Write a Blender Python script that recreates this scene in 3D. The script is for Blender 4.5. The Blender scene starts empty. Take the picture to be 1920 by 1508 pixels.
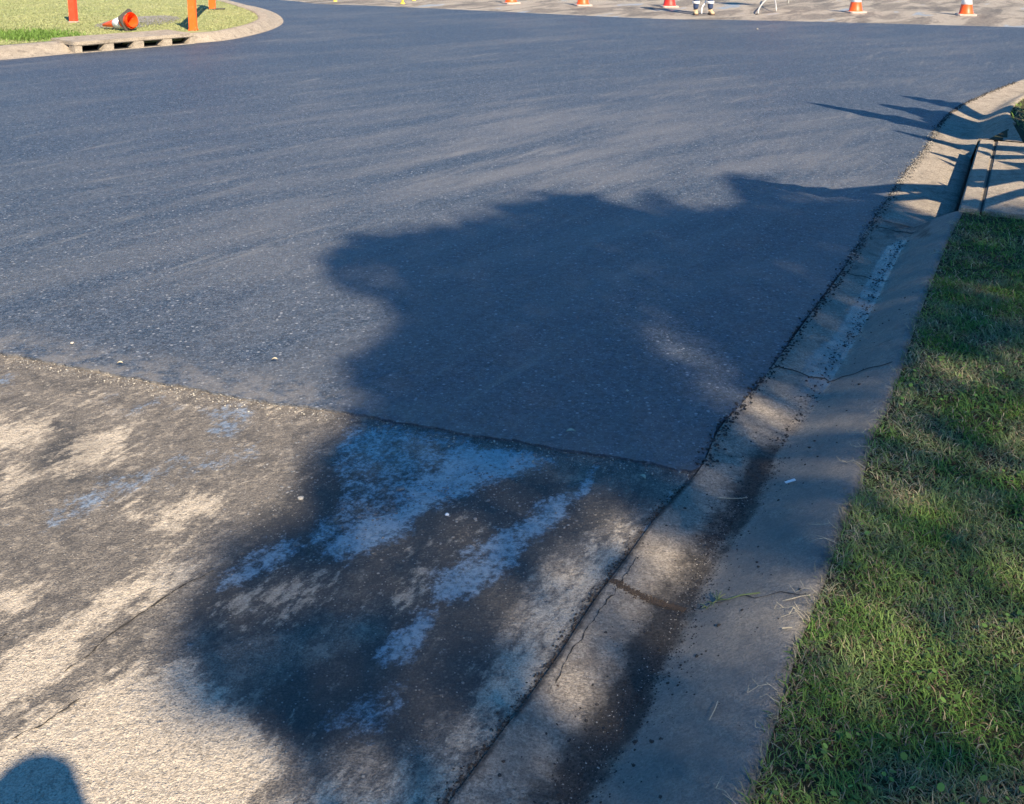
import bpy, bmesh, math, random
import numpy as np
from mathutils import Vector, Matrix
from mathutils.geometry import tessellate_polygon
R = math.radians
random.seed(7); rng = np.random.default_rng(11)
C = bpy.context.scene.collection

# ------------------------------------------------------------ camera, sky, sun
CH = 1.82; FPX = 2000.0; CX = 960.0; CY = 228.0; PITCH = R(10.42)
cam = bpy.data.cameras.new('camera'); camo = bpy.data.objects.new('camera', cam); C.objects.link(camo)
camo.location = (0, 0, CH); camo.rotation_euler = (R(90) - PITCH, 0, 0)
cam.sensor_fit = 'HORIZONTAL'; cam.sensor_width = 36; cam.lens = 36 * FPX / 1920
cam.shift_y = -(754 - CY) / 1920; cam.clip_end = 1000; cam.clip_start = 0.02
bpy.context.scene.camera = camo

SUN_EL = R(38.6); SUN_AZ = R(26.5)       # shadows run away from the camera and 25 degrees to the left
SUN = Vector((math.sin(SUN_AZ) * math.cos(SUN_EL), -math.cos(SUN_AZ) * math.cos(SUN_EL), math.sin(SUN_EL)))
w = bpy.data.worlds.new('World'); bpy.context.scene.world = w; w.use_nodes = True
nt = w.node_tree; bg = nt.nodes['Background']
sky = nt.nodes.new('ShaderNodeTexSky'); sky.sky_type = 'NISHITA'; sky.sun_disc = False
sky.sun_elevation = SUN_EL; sky.sun_rotation = math.atan2(SUN.x, SUN.y)
sky.air_density = 1.0; sky.dust_density = 0.3; sky.ozone_density = 5.0
hs_ = nt.nodes.new('ShaderNodeHueSaturation'); hs_.inputs['Saturation'].default_value = 1.34      # deep clear winter sky
nt.links.new(sky.outputs[0], hs_.inputs['Color']); nt.links.new(hs_.outputs[0], bg.inputs[0]); bg.inputs[1].default_value = 0.086
sl = bpy.data.lights.new('sun', 'SUN'); sl.energy = 5.0; sl.angle = R(0.53); sl.color = (1.0, 0.85, 0.63)
so = bpy.data.objects.new('sun', sl); C.objects.link(so)
so.rotation_euler = SUN.to_track_quat('Z', 'Y').to_euler(); so.location = (5, -10, 12)
vs = bpy.context.scene.view_settings
vs.view_transform = 'Standard'; vs.look = 'None'; vs.gamma = 1; vs.use_curve_mapping = False; vs.exposure = 1.12

# ------------------------------------------------------------ measuring helpers
sp, cp = math.sin(PITCH), math.cos(PITCH)
def G(u, v, z=0.0):
    "point of the plane of height z that the survey photo shows at (u, v)"
    a = (u - CX); b = -(v - CY)
    d = (a, FPX * cp + b * sp, -FPX * sp + b * cp)
    k = (z - CH) / d[2]
    return Vector((d[0] * k, d[1] * k, z))
def PX(x, y, z):
    "numpy: world to survey pixel"
    dz = z - CH
    f = y * cp - dz * sp; up = y * sp + dz * cp
    f = np.where(np.abs(f) < 1e-4, 1e-4, f)
    return CX + FPX * x / f, CY - FPX * up / f, f
def resample(pts, step):
    pts = [Vector(p) for p in pts]
    # catmull-rom then equal arclength
    P = [pts[0] * 2 - pts[1]] + pts + [pts[-1] * 2 - pts[-2]]
    d = []
    for i in range(1, len(P) - 2):
        for k in range(16):
            t = k / 16
            p0, p1, p2, p3 = P[i - 1:i + 3]
            d.append(0.5 * ((2 * p1) + (p2 - p0) * t + (2 * p0 - 5 * p1 + 4 * p2 - p3) * t * t + (3 * p1 - p0 - 3 * p2 + p3) * t ** 3))
    d.append(pts[-1])
    out = [d[0]]; acc = 0
    for i in range(1, len(d)):
        seg = d[i] - d[i - 1]; L = seg.length
        if L == 0: continue
        pos = step - acc
        while pos <= L:
            out.append(d[i - 1] + seg * (pos / L)); pos += step
        acc = (acc + L) % step
    out.append(d[-1])
    return out
def inpoly(px, py, poly):
    n = len(poly); ins = np.zeros(px.shape, bool)
    for i in range(n):
        x1, y1 = poly[i]; x2, y2 = poly[(i + 1) % n]
        if y1 == y2: continue
        c = ((y1 > py) != (y2 > py)) & (px < (x2 - x1) * (py - y1) / (y2 - y1) + x1)
        ins ^= c
    return ins
def sdist(px, py, poly):
    d = np.full(px.shape, 1e9); n = len(poly)
    for i in range(n):
        x1, y1 = poly[i]; x2, y2 = poly[(i + 1) % n]
        vx, vy = x2 - x1, y2 - y1
        t = np.clip(((px - x1) * vx + (py - y1) * vy) / (vx * vx + vy * vy + 1e-9), 0, 1)
        d = np.minimum(d, np.hypot(px - x1 - t * vx, py - y1 - t * vy))
    return np.where(inpoly(px, py, poly), d, -d)
def sstep(a, b, x):
    t = np.clip((x - a) / (b - a), 0, 1); return t * t * (3 - 2 * t)
def vnoise(x, y, seed=0):
    "smooth value noise on numpy arrays, 0..1"
    def h(i, j):
        s = np.sin(i * 127.1 + j * 311.7 + seed * 74.7) * 43758.5453
        return s - np.floor(s)
    xi, yi = np.floor(x), np.floor(y); xf, yf = x - xi, y - yi
    xf = xf * xf * (3 - 2 * xf); yf = yf * yf * (3 - 2 * yf)
    return (h(xi, yi) * (1 - xf) + h(xi + 1, yi) * xf) * (1 - yf) + (h(xi, yi + 1) * (1 - xf) + h(xi + 1, yi + 1) * xf) * yf
def fbm(x, y, o=4, seed=0):
    a = 0.5; s = 0; t = 0
    for k in range(o):
        s = s + a * vnoise(x, y, seed + k); t += a; x = x * 2.03; y = y * 2.03; a *= 0.5
    return s / t
def ellipse(u, v, cu, cv, ru, rv, ang):
    a = R(ang); du, dv = u - cu, v - cv
    return ((du * math.cos(a) + dv * math.sin(a)) / ru) ** 2 + ((-du * math.sin(a) + dv * math.cos(a)) / rv) ** 2

# ------------------------------------------------------------ object helpers
def link(name, me, m=None, parent=None):
    o = bpy.data.objects.new(name, me); C.objects.link(o)
    if m is not None:
        for k in (m if isinstance(m, (list, tuple)) else [m]): me.materials.append(k)
    if parent is not None: o.parent = parent
    return o
def npmesh(name, V, F, smooth=False):
    "V (n,3), F list of faces or int array (m,k)"
    me = bpy.data.meshes.new(name)
    V = np.asarray(V, np.float32)
    if isinstance(F, np.ndarray):
        m, k = F.shape
        me.vertices.add(len(V)); me.vertices.foreach_set('co', V.ravel())
        me.loops.add(m * k); me.loops.foreach_set('vertex_index', F.ravel().astype(np.int32))
        me.polygons.add(m); me.polygons.foreach_set('loop_start', np.arange(0, m * k, k, dtype=np.int32))
        me.polygons.foreach_set('loop_total', np.full(m, k, np.int32))
        me.update(calc_edges=True)
    else:
        me.from_pydata([tuple(map(float, v)) for v in V], [], F); me.update()
    if smooth: me.polygons.foreach_set('use_smooth', np.ones(len(me.polygons), bool))
    return me
def attr(me, name, vals):
    a = me.attributes.new(name, 'FLOAT', 'POINT'); a.data.foreach_set('value', np.asarray(vals, np.float32))
def cattr(me, name, rgb):
    a = me.attributes.new(name, 'FLOAT_COLOR', 'POINT')
    r = np.ones((len(rgb), 4), np.float32); r[:, :3] = rgb; a.data.foreach_set('color', r.ravel())
def tag(o, label=None, cat=None, group=None, kind=None):
    if label: o['label'] = label
    if cat: o['category'] = cat
    if group: o['group'] = group
    if kind: o['kind'] = kind
    return o
def empty(name, loc, rz=0):
    o = bpy.data.objects.new(name, None); C.objects.link(o); o.location = loc; o.rotation_euler = (0, 0, rz); return o
def bmo(name, bm, m, parent=None, smooth=False):
    me = bpy.data.meshes.new(name); bmesh.ops.recalc_face_normals(bm, faces=bm.faces); bm.to_mesh(me); bm.free()
    if smooth: me.polygons.foreach_set('use_smooth', np.ones(len(me.polygons), bool))
    return link(name, me, m, parent)
def sheet(bound, z, thick=0.0):
    "flat sheet with optional skirt, from a boundary of 2-D points"
    v3 = [Vector((p[0], p[1], 0)) for p in bound]
    tris = tessellate_polygon([v3]); n = len(bound)
    V = [(p[0], p[1], z) for p in bound]; F = [list(t) for t in tris]
    for f in F:
        a, b, c = (v3[i] for i in f)
        if (b - a).cross(c - a).z < 0: f.reverse()
    if thick:
        V += [(p[0], p[1], z - thick) for p in bound]
        area = sum(v3[i].x * v3[(i + 1) % n].y - v3[(i + 1) % n].x * v3[i].y for i in range(n))
        for i in range(n):
            j = (i + 1) % n
            F.append([i, i + n, j + n, j] if area > 0 else [i, j, j + n, i + n])
    return V, F
def revolve(bm, prof, seg=24, M=Matrix()):
    rings = []
    for r, z in prof:
        rings.append([bm.verts.new(M @ Vector((r * math.cos(2 * math.pi * k / seg), r * math.sin(2 * math.pi * k / seg), z))) for k in range(seg)])
    for a, b in zip(rings, rings[1:]):
        for k in range(seg): bm.faces.new((a[k], a[(k + 1) % seg], b[(k + 1) % seg], b[k]))
    return rings
def tube(bm, pts, r, seg=8):
    pts = [Vector(p) for p in pts]; rings = []
    n = len(pts); rr = r if isinstance(r, (list, tuple)) else [r] * n
    for i, p in enumerate(pts):
        t = (pts[min(i + 1, n - 1)] - pts[max(i - 1, 0)]).normalized()
        a = t.cross(Vector((0.31, 0.17, 1)) if abs(t.z) < 0.9 else Vector((1, 0.2, 0))).normalized(); b = t.cross(a)
        rings.append([bm.verts.new(p + (a * math.cos(2 * math.pi * k / seg) + b * math.sin(2 * math.pi * k / seg)) * rr[i]) for k in range(seg)])
    for a, b in zip(rings, rings[1:]):
        for k in range(seg): bm.faces.new((a[k], a[(k + 1) % seg], b[(k + 1) % seg], b[k]))
    bm.faces.new(rings[0][::-1]); bm.faces.new(rings[-1])
def box(bm, c, s, M=Matrix(), bev=0.0):
    vs_ = []
    r = bmesh.ops.create_cube(bm, size=1, matrix=M @ Matrix.Translation(c) @ Matrix.Diagonal((s[0], s[1], s[2], 1)))
    if bev:
        ed = {e for v in r['verts'] for e in v.link_edges}
        bmesh.ops.bevel(bm, geom=list(ed), offset=bev, segments=2, affect='EDGES', clamp_overlap=True)

# ------------------------------------------------------------ material helpers
class NB:
    def __init__(s, name):
        s.m = bpy.data.materials.new(name); s.m.use_nodes = True; s.t = s.m.node_tree
        s.b = s.t.nodes['Principled BSDF']; s.tc = s.t.nodes.new('ShaderNodeTexCoord')
        s.P = s.tc.outputs['Object']
    def n(s, typ, **k):
        nd = s.t.nodes.new(typ)
        for a, b in k.items(): setattr(nd, a, b)
        return nd
    def put(s, sock, v):
        if isinstance(v, bpy.types.NodeSocket): s.t.links.new(v, sock)
        elif isinstance(v, (tuple, list)) and len(v) == 3 and sock.type == 'RGBA': sock.default_value = (*v, 1)
        else: sock.default_value = v
    def math(s, op, a, b=0.0, c=0.0, clamp=False):
        nd = s.n('ShaderNodeMath', operation=op, use_clamp=clamp)
        s.put(nd.inputs[0], a); s.put(nd.inputs[1], b); s.put(nd.inputs[2], c); return nd.outputs[0]
    def vm(s, op, a, b=(0, 0, 0)):
        nd = s.n('ShaderNodeVectorMath', operation=op); s.put(nd.inputs[0], a); s.put(nd.inputs[1], b)
        return nd.outputs['Value'] if op in ('LENGTH', 'DOT_PRODUCT') else nd.outputs[0]
    def map(s, v, rot=(0, 0, 0), sc=(1, 1, 1), loc=(0, 0, 0)):
        nd = s.n('ShaderNodeMapping'); s.put(nd.inputs[0], v); nd.inputs[1].default_value = loc
        nd.inputs[2].default_value = rot; nd.inputs[3].default_value = sc; return nd.outputs[0]
    def noise(s, sc, v=None, det=4, rough=0.55, dist=0):
        nd = s.n('ShaderNodeTexNoise'); s.put(nd.inputs['Vector'], v or s.P); nd.inputs['Scale'].default_value = sc
        nd.inputs['Detail'].default_value = det; nd.inputs['Roughness'].default_value = rough; nd.inputs['Distortion'].default_value = dist
        return nd.outputs[0]
    def vor(s, sc, v=None, feat='F1', rnd=1.0):
        nd = s.n('ShaderNodeTexVoronoi', feature=feat); s.put(nd.inputs['Vector'], v or s.P); nd.inputs['Scale'].default_value = sc
        nd.inputs['Randomness'].default_value = rnd
        return nd.outputs['Distance'], nd.outputs['Color'] if feat == 'F1' else None
    def ss(s, x, a, b, lo=0.0, hi=1.0):
        nd = s.n('ShaderNodeMapRange', interpolation_type='SMOOTHSTEP'); s.put(nd.inputs[0], x)
        for i, q in enumerate((a, b, lo, hi)): s.put(nd.inputs[i + 1], q)
        return nd.outputs[0]
    def mix(s, f, a, b, blend='MIX'):
        nd = s.n('ShaderNodeMix', data_type='RGBA', blend_type=blend)
        s.put(nd.inputs[0], f); s.put(nd.inputs[6], a); s.put(nd.inputs[7], b); return nd.outputs[2]
    def at(s, name, col=False):
        nd = s.n('ShaderNodeAttribute', attribute_name=name); return nd.outputs['Color' if col else 'Fac']
    def sep(s, c):
        nd = s.n('ShaderNodeSeparateColor'); s.put(nd.inputs[0], c); return nd.outputs
    def bump(s, h, st=0.5, dist=0.01, nrm=None):
        nd = s.n('ShaderNodeBump'); s.put(nd.inputs['Height'], h); s.put(nd.inputs['Strength'], st); nd.inputs['Distance'].default_value = dist
        if nrm: s.put(nd.inputs['Normal'], nrm)
        return nd.outputs[0]
    def fin(s, col, rough=0.8, nrm=None, spec=0.5, metal=0.0):
        s.put(s.b.inputs['Base Color'], col); s.put(s.b.inputs['Roughness'], rough)
        s.put(s.b.inputs['Specular IOR Level'], spec); s.b.inputs['Metallic'].default_value = metal
        if nrm: s.put(s.b.inputs['Normal'], nrm)
        return s.m

def plain(name, col, rough=0.6, spec=0.5, var=0.25, sc=30, metal=0.0, scuff=0.0):
    b = NB(name); n1 = b.noise(sc, det=3); n2 = b.noise(sc * 6, det=2)
    f = b.math('MULTIPLY', n1, n2)
    c = b.mix(b.ss(f, 0.12, 0.4), tuple(x * (1 - var) for x in col), tuple(min(1, x * (1 + var * 0.5)) for x in col))
    if scuff:
        s1 = b.noise(9, det=6, rough=0.75); s2 = b.noise(28, b.map(b.P, sc=(1, 1, 0.3)), 4, 0.7)
        c = b.mix(b.math('MULTIPLY', b.ss(s1, 0.52, 0.7), scuff), c, (0.16, 0.11, 0.08)); c = b.mix(b.math('MULTIPLY', b.ss(s2, 0.6, 0.75), scuff * 0.7), c, (0.75, 0.6, 0.5))
    return b.fin(c, rough, b.bump(n2, 0.15, 0.002), spec, metal)

# new asphalt: fine aggregate, roller streaks following the bend
JA = tuple(G(0, 660, 0)); _j = (G(1300, 882, 0) - G(0, 660, 0)).normalized(); JN = (-_j.y, _j.x, 0.0)
def mat_new_asphalt():
    b = NB('new_asphalt')
    ctr = (20.0, -14.3, 0.0)
    d = b.vm('SUBTRACT', b.P, ctr)
    sx = b.n('ShaderNodeSeparateXYZ'); b.put(sx.inputs[0], d)
    r = b.vm('LENGTH', d); phi = b.math('ARCTAN2', sx.outputs[0], sx.outputs[1])
    cv = b.n('ShaderNodeCombineXYZ'); b.put(cv.inputs[0], b.math('MULTIPLY', phi, 16.0)); b.put(cv.inputs[1], b.math('MULTIPLY', r, 2.4))
    flow = cv.outputs[0]
    cw = b.n('ShaderNodeCombineXYZ'); b.put(cw.inputs[0], b.math('MULTIPLY', phi, 22.0)); b.put(cw.inputs[1], b.math('MULTIPLY', r, 9.0))
    streak = b.noise(0.8, flow, 5, 0.62, 0.3)
    fine_st = b.noise(1.0, b.map(b.map(b.P, rot=(0, 0, R(32))), sc=(7.5, 0.9, 1)), 5, 0.7, 0.4); fine_s2 = b.noise(1.0, cw.outputs[0], 4, 0.7)
    dcen = b.ss(b.vm('LENGTH', b.vm('MULTIPLY', b.vm('SUBTRACT', b.P, tuple(G(1080, 300, 0))), (1, 0.8, 1))), 4.5, 0.5)
    patch = b.noise(0.45, b.P, 3, 0.5)
    dust = b.math('MULTIPLY', b.ss(b.math('ADD', b.math('MULTIPLY', streak, 0.75), b.math('MULTIPLY', patch, 0.45)), 0.52, 0.80), 0.75)
    jl = b.vm('DOT_PRODUCT', b.vm('SUBTRACT', b.P, JA), JN); sj = b.n('ShaderNodeSeparateXYZ'); b.put(sj.inputs[0], b.P)
    jd = b.math('MULTIPLY', b.math('MULTIPLY', b.ss(jl, 0.34, 0.0), b.ss(sj.outputs[0], 0.2, -1.0, 0.15, 1.0)), b.ss(b.noise(9, det=5, rough=0.7), 0.36, 0.6))
    dust2 = b.math('MAXIMUM', b.math('MULTIPLY', b.ss(fine_st, 0.54, 0.76), b.ss(patch, 0.40, 0.58)), b.math('MULTIPLY', b.ss(fine_s2, 0.56, 0.78), b.ss(streak, 0.42, 0.6)))
    dust3 = b.math('MULTIPLY', dcen, b.ss(b.math('ADD', streak, b.math('MULTIPLY', fine_st, 0.6)), 0.6, 1.0))
    dist_, colr = b.vor(120)
    cc = b.sep(colr)[0]
    g = b.noise(150, det=3, rough=0.8); g2 = b.noise(45, det=4, rough=0.75)
    spk = b.math('MULTIPLY', b.ss(cc, 0.80, 0.99), b.ss(dist_, 0.42, 0.1))
    base = b.mix(b.ss(g, 0.38, 0.62), (0.010, 0.020, 0.038), (0.066, 0.092, 0.142))
    base = b.mix(b.math('MULTIPLY', b.ss(g2, 0.52, 0.64), 0.45), base, (0.11, 0.125, 0.16))
    base = b.mix(b.math('MULTIPLY', b.ss(g2, 0.46, 0.36), 0.5), base, (0.012, 0.022, 0.042))
    g20 = b.noise(19, det=3, rough=0.75)
    base = b.mix(b.ss(g20, 0.40, 0.62), b.mix(0.35, base, (0.012, 0.02, 0.036)), b.mix(0.16, base, (0.2, 0.22, 0.26)))
    gd, gc = b.vor(85); gr_ = b.sep(gc)
    grain = b.math('MULTIPLY', b.ss(gr_[1], 0.55, 1.0), b.ss(gd, 0.55, 0.3))
    base = b.mix(b.math('MULTIPLY', grain, 0.85), base, (0.19, 0.215, 0.26))
    base = b.mix(b.math('MULTIPLY', b.ss(gr_[2], 0.62, 0.85), 0.8), base, (0.008, 0.014, 0.027))
    sd_, sc_ = b.vor(40); sp_ = b.sep(sc_)
    base = b.mix(b.math('MULTIPLY', b.math('MULTIPLY', b.ss(sp_[0], 0.86, 0.9), b.ss(sd_, 0.34, 0.2)), 0.75), base, (0.36, 0.37, 0.40))
    base = b.mix(b.math('MULTIPLY', dust, 0.38), base, b.mix(g2, (0.10, 0.10, 0.105), (0.23, 0.215, 0.2)))
    base = b.mix(b.math('MULTIPLY', dust2, 0.5), base, (0.24, 0.23, 0.215))
    base = b.mix(b.math('MULTIPLY', dust3, 0.42), base, (0.2, 0.19, 0.19))
    base = b.mix(b.math('MULTIPLY', jd, 0.6), base, b.mix(g, (0.12, 0.11, 0.10), (0.34, 0.3, 0.26)))
    base = b.mix(b.math('MULTIPLY', spk, 0.75), base, (0.42, 0.42, 0.42))
    d2, c2 = b.vor(17); ch = b.sep(c2)
    chip = b.math('MULTIPLY', b.ss(ch[0], 0.90, 0.92), b.ss(b.math('ADD', d2, b.math('MULTIPLY', g2, 0.12)), 0.16, 0.12))
    base = b.mix(b.math('MULTIPLY', chip, 0.7), base, (0.5, 0.49, 0.46))
    hgt = b.math('ADD', b.math('MULTIPLY', g, 0.6), b.math('MULTIPLY', g2, 0.8))
    return b.fin(base, b.ss(g2, 0.2, 0.8, 0.42, 0.72), b.bump(hgt, 1.0, 0.012), 0.6)

# worn old surface: pale tan binder with stones, dark film, damp tracks
def mat_old(near):
    b = NB('old_asphalt_near' if near else 'old_asphalt')
    mp = b.map(b.P, rot=(0, 0, R(29)), sc=(1, 1, 1))
    st = b.map(mp, sc=(2.3, 1.0, 1))
    g = b.noise(190, det=3, rough=0.8); g2 = b.noise(55, det=4, rough=0.75); g3 = b.noise(3.2, st, 6, 0.68, 0.6); g4 = b.noise(14, st, 5, 0.7)
    dist_, colr = b.vor(120); cc = b.sep(colr)
    if near:
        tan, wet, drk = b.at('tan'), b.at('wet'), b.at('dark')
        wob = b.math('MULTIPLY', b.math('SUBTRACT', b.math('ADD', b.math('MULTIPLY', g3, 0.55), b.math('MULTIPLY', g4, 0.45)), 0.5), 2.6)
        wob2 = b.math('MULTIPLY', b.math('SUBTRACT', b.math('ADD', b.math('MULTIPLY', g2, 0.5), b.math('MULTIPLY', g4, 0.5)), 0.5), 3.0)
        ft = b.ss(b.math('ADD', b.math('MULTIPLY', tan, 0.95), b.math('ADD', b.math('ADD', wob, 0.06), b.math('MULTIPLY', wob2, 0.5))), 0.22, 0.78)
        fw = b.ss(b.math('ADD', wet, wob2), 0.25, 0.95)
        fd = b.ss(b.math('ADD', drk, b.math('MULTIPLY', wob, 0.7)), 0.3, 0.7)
    else:
        mpf = b.map(b.P, rot=(0, 0, R(-62)), sc=(1, 1, 1)); stf = b.map(mpf, sc=(0.8, 2.4, 1))
        h3 = b.noise(0.6, stf, 7, 0.66, 0.5)
        ft = b.ss(h3, 0.44, 0.56, 0.08, 0.8); fw = b.ss(b.noise(0.6, stf, 3), 0.60, 0.68); fd = b.ss(b.noise(0.7, stf, 5), 0.52, 0.62, 0.0, 0.5)
    tanc = b.mix(b.ss(g, 0.36, 0.64), (0.38, 0.31, 0.235), (0.74, 0.63, 0.49))
    tanc = b.mix(b.math('MULTIPLY', b.ss(g4, 0.4, 0.7), 0.3), tanc, (0.66, 0.57, 0.45))
    dk = b.mix(b.ss(g, 0.38, 0.64), (0.10, 0.087, 0.075), (0.27, 0.232, 0.192))
    dk = b.mix(b.math('MULTIPLY', b.ss(g2, 0.5, 0.75), 0.4), dk, (0.28, 0.25, 0.215))
    dk = b.mix(b.math('MULTIPLY', b.ss(b.noise(8, st, 5, 0.7), 0.48, 0.62), 0.6), dk, (0.06, 0.054, 0.052))
    dk = b.mix(b.math('MULTIPLY', b.ss(b.noise(17, b.P, 5, 0.75), 0.52, 0.64), 0.65), dk, (0.40, 0.34, 0.27))
    if not near: tanc = b.mix(0.5, tanc, (0.27, 0.25, 0.225))
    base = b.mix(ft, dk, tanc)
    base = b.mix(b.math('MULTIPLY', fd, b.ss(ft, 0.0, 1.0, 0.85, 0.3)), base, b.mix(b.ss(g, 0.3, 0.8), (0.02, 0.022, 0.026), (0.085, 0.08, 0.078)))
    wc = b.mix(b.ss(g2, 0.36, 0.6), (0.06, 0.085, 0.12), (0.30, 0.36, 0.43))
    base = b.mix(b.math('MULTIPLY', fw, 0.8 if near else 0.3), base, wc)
    gd, gc = b.vor(95); gr_ = b.sep(gc)
    base = b.mix(b.math('MULTIPLY', b.ss(gr_[2], 0.65, 0.95), 0.3), base, (0.05, 0.044, 0.04))
    base = b.mix(b.math('MULTIPLY', b.math('MULTIPLY', b.ss(gr_[1], 0.6, 1.0), b.ss(gd, 0.5, 0.25)), 0.25), base, (0.42, 0.36, 0.29))
    stone = b.math('MULTIPLY', b.ss(cc[0], 0.86, 0.95), b.ss(dist_, 0.38, 0.2))
    base = b.mix(b.math('MULTIPLY', stone, 0.65), base, (0.55, 0.5, 0.44))
    d2, c2 = b.vor(34); k2 = b.sep(c2)
    st2 = b.math('MULTIPLY', b.ss(k2[0], 0.88, 0.92), b.ss(b.math('ADD', d2, b.math('MULTIPLY', g2, 0.1)), 0.24, 0.17))
    base = b.mix(b.math('MULTIPLY', st2, 0.7), base, (0.5, 0.45, 0.39))
    pit = b.math('MULTIPLY', b.ss(cc[1], 0.8, 0.9), b.ss(dist_, 0.4, 0.15))
    base = b.mix(b.math('MULTIPLY', pit, 0.6), base, (0.04, 0.035, 0.03))
    hgt = b.math('ADD', b.math('ADD', b.math('MULTIPLY', g, 0.5), b.math('MULTIPLY', g2, 1.6)), b.math('ADD', b.math('MULTIPLY', st2, 0.9), b.math('MULTIPLY', stone, 0.4)))
    rough = b.ss(fw, 0, 1, 0.8, 0.36)
    b.put(b.b.inputs['Coat Weight'], b.math('MULTIPLY', fw, 1.0 if near else 0.25)); b.b.inputs['Coat IOR'].default_value = 1.85; b.b.inputs['Coat Roughness'].default_value = 0.3
    return b.fin(base, rough, b.bump(hgt, b.ss(fw, 0, 1, 1.0, 1.0), 0.012), 0.5)

def mat_concrete(name='concrete', light=(0.50, 0.42, 0.33), dirt=True):
    b = NB(name)
    g = b.noise(170, det=3, rough=0.8); g2 = b.noise(30, det=6, rough=0.75); g3 = b.noise(4.5, det=4, rough=0.6)
    c = b.mix(b.ss(g, 0.34, 0.66), tuple(x * 0.5 for x in light), tuple(x * 1.18 for x in light))
    gd, gc = b.vor(110); gr_ = b.sep(gc)
    c = b.mix(b.math('MULTIPLY', b.ss(gr_[2], 0.7, 0.95), 0.45), c, tuple(x * 0.25 for x in light))
    c = b.mix(b.math('MULTIPLY', b.ss(gr_[1], 0.75, 1.0), 0.35), c, tuple(min(1, x * 1.6) for x in light))
    c = b.mix(b.math('MULTIPLY', b.ss(g3, 0.42, 0.68), 0.45), c, tuple(x * 0.52 for x in light))
    c = b.mix(b.math('MULTIPLY', b.ss(g2, 0.52, 0.75), 0.3), c, (0.2, 0.165, 0.13))
    br_ = b.noise(40, b.map(b.P, rot=(0, 0, R(-50)), sc=(0.12, 1, 1)), 4, 0.7)
    c = b.mix(b.math('MULTIPLY', b.ss(br_, 0.52, 0.68), 0.3), c, tuple(x * 0.4 for x in light))
    blot = b.noise(11, det=5, rough=0.7)
    c = b.mix(b.math('MULTIPLY', b.ss(blot, 0.52, 0.64), 0.5), c, (0.13, 0.105, 0.085))
    rough = 0.85; hs = b.math('ADD', b.math('ADD', g, g2), b.math('MULTIPLY', br_, 0.5))
    if dirt:
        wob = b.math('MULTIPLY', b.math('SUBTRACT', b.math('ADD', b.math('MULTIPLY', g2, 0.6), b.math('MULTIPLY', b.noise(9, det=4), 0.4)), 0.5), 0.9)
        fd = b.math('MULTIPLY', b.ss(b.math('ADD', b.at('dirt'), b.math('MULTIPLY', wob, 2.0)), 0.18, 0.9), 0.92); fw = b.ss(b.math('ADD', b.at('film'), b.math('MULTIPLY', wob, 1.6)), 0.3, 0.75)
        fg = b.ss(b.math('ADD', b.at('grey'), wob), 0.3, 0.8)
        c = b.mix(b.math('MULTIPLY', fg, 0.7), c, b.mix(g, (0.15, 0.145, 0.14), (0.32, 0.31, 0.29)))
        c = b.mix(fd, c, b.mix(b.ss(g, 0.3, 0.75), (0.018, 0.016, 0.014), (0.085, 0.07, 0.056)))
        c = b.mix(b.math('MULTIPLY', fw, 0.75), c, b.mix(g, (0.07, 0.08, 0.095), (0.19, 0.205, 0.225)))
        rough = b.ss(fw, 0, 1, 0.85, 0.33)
        b.put(b.b.inputs['Coat Weight'], b.math('MULTIPLY', fw, 0.6)); b.b.inputs['Coat IOR'].default_value = 1.7; b.b.inputs['Coat Roughness'].default_value = 0.25
    return b.fin(c, rough, b.bump(hs, 1.0, 0.012), 0.45)

def mat_ground(name, cols, sc=3.0, bs=0.02):
    b = NB(name); a = b.noise(sc, det=5, rough=0.65); g = b.noise(sc * 26, det=4, rough=0.7)
    c = b.mix(b.ss(a, 0.38, 0.62), cols[0], cols[1]); c = b.mix(b.math('MULTIPLY', b.ss(g, 0.45, 0.7), 0.6), c, cols[2])
    return b.fin(c, 0.95, b.bump(g, 0.8, bs), 0.2)

def mat_leaf(name, trans=0.25):
    b = NB(name); c = b.at('Col', True)
    b.fin(c, 0.6, None, 0.25)
    tr = b.n('ShaderNodeBsdfTranslucent'); b.put(tr.inputs[0], c)
    mx = b.n('ShaderNodeMixShader'); mx.inputs[0].default_value = trans
    out = b.t.nodes['Material Output']
    b.t.links.new(b.b.outputs[0], mx.inputs[1]); b.t.links.new(tr.outputs[0], mx.inputs[2]); b.t.links.new(mx.outputs[0], out.inputs[0])
    return b.m

M_new = mat_new_asphalt(); M_old = mat_old(False); M_oldn = mat_old(True)
M_kerb = mat_concrete('kerb_concrete'); M_conc = mat_concrete('lintel_concrete', (0.5, 0.42, 0.33), False)
M_slabgap = plain('joint_dirt', (0.03, 0.026, 0.022), 0.95)
M_soil = mat_ground('verge_soil', ((0.06, 0.05, 0.03), (0.045, 0.055, 0.022), (0.11, 0.085, 0.05)), 5, 0.02)
M_isl = mat_ground('island_turf', ((0.36, 0.36, 0.17), (0.28, 0.31, 0.13), (0.42, 0.40, 0.22)), 1.6, 0.03)
M_far = mat_ground('far_turf', ((0.17, 0.18, 0.07), (0.12, 0.15, 0.05), (0.24, 0.22, 0.1)), 0.6, 0.03)
M_grass = mat_leaf('grass_blades', 0.3); M_leaf = mat_leaf('tree_leaves', 0.05)
M_bark = plain('bark', (0.2, 0.16, 0.12), 0.9, sc=8)
M_orange = plain('cone_orange', (0.86, 0.10, 0.012), 0.45, var=0.15, sc=14, scuff=0.45)
M_red = plain('cone_red', (0.66, 0.03, 0.018), 0.5, var=0.15, sc=14, scuff=0.45)
M_white = plain('reflective_white', (0.78, 0.78, 0.80), 0.4, var=0.08, sc=20, scuff=0.45)
M_palebase = plain('worn_pale_rubber', (0.52, 0.42, 0.36), 0.8, sc=20, scuff=0.45)
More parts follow.
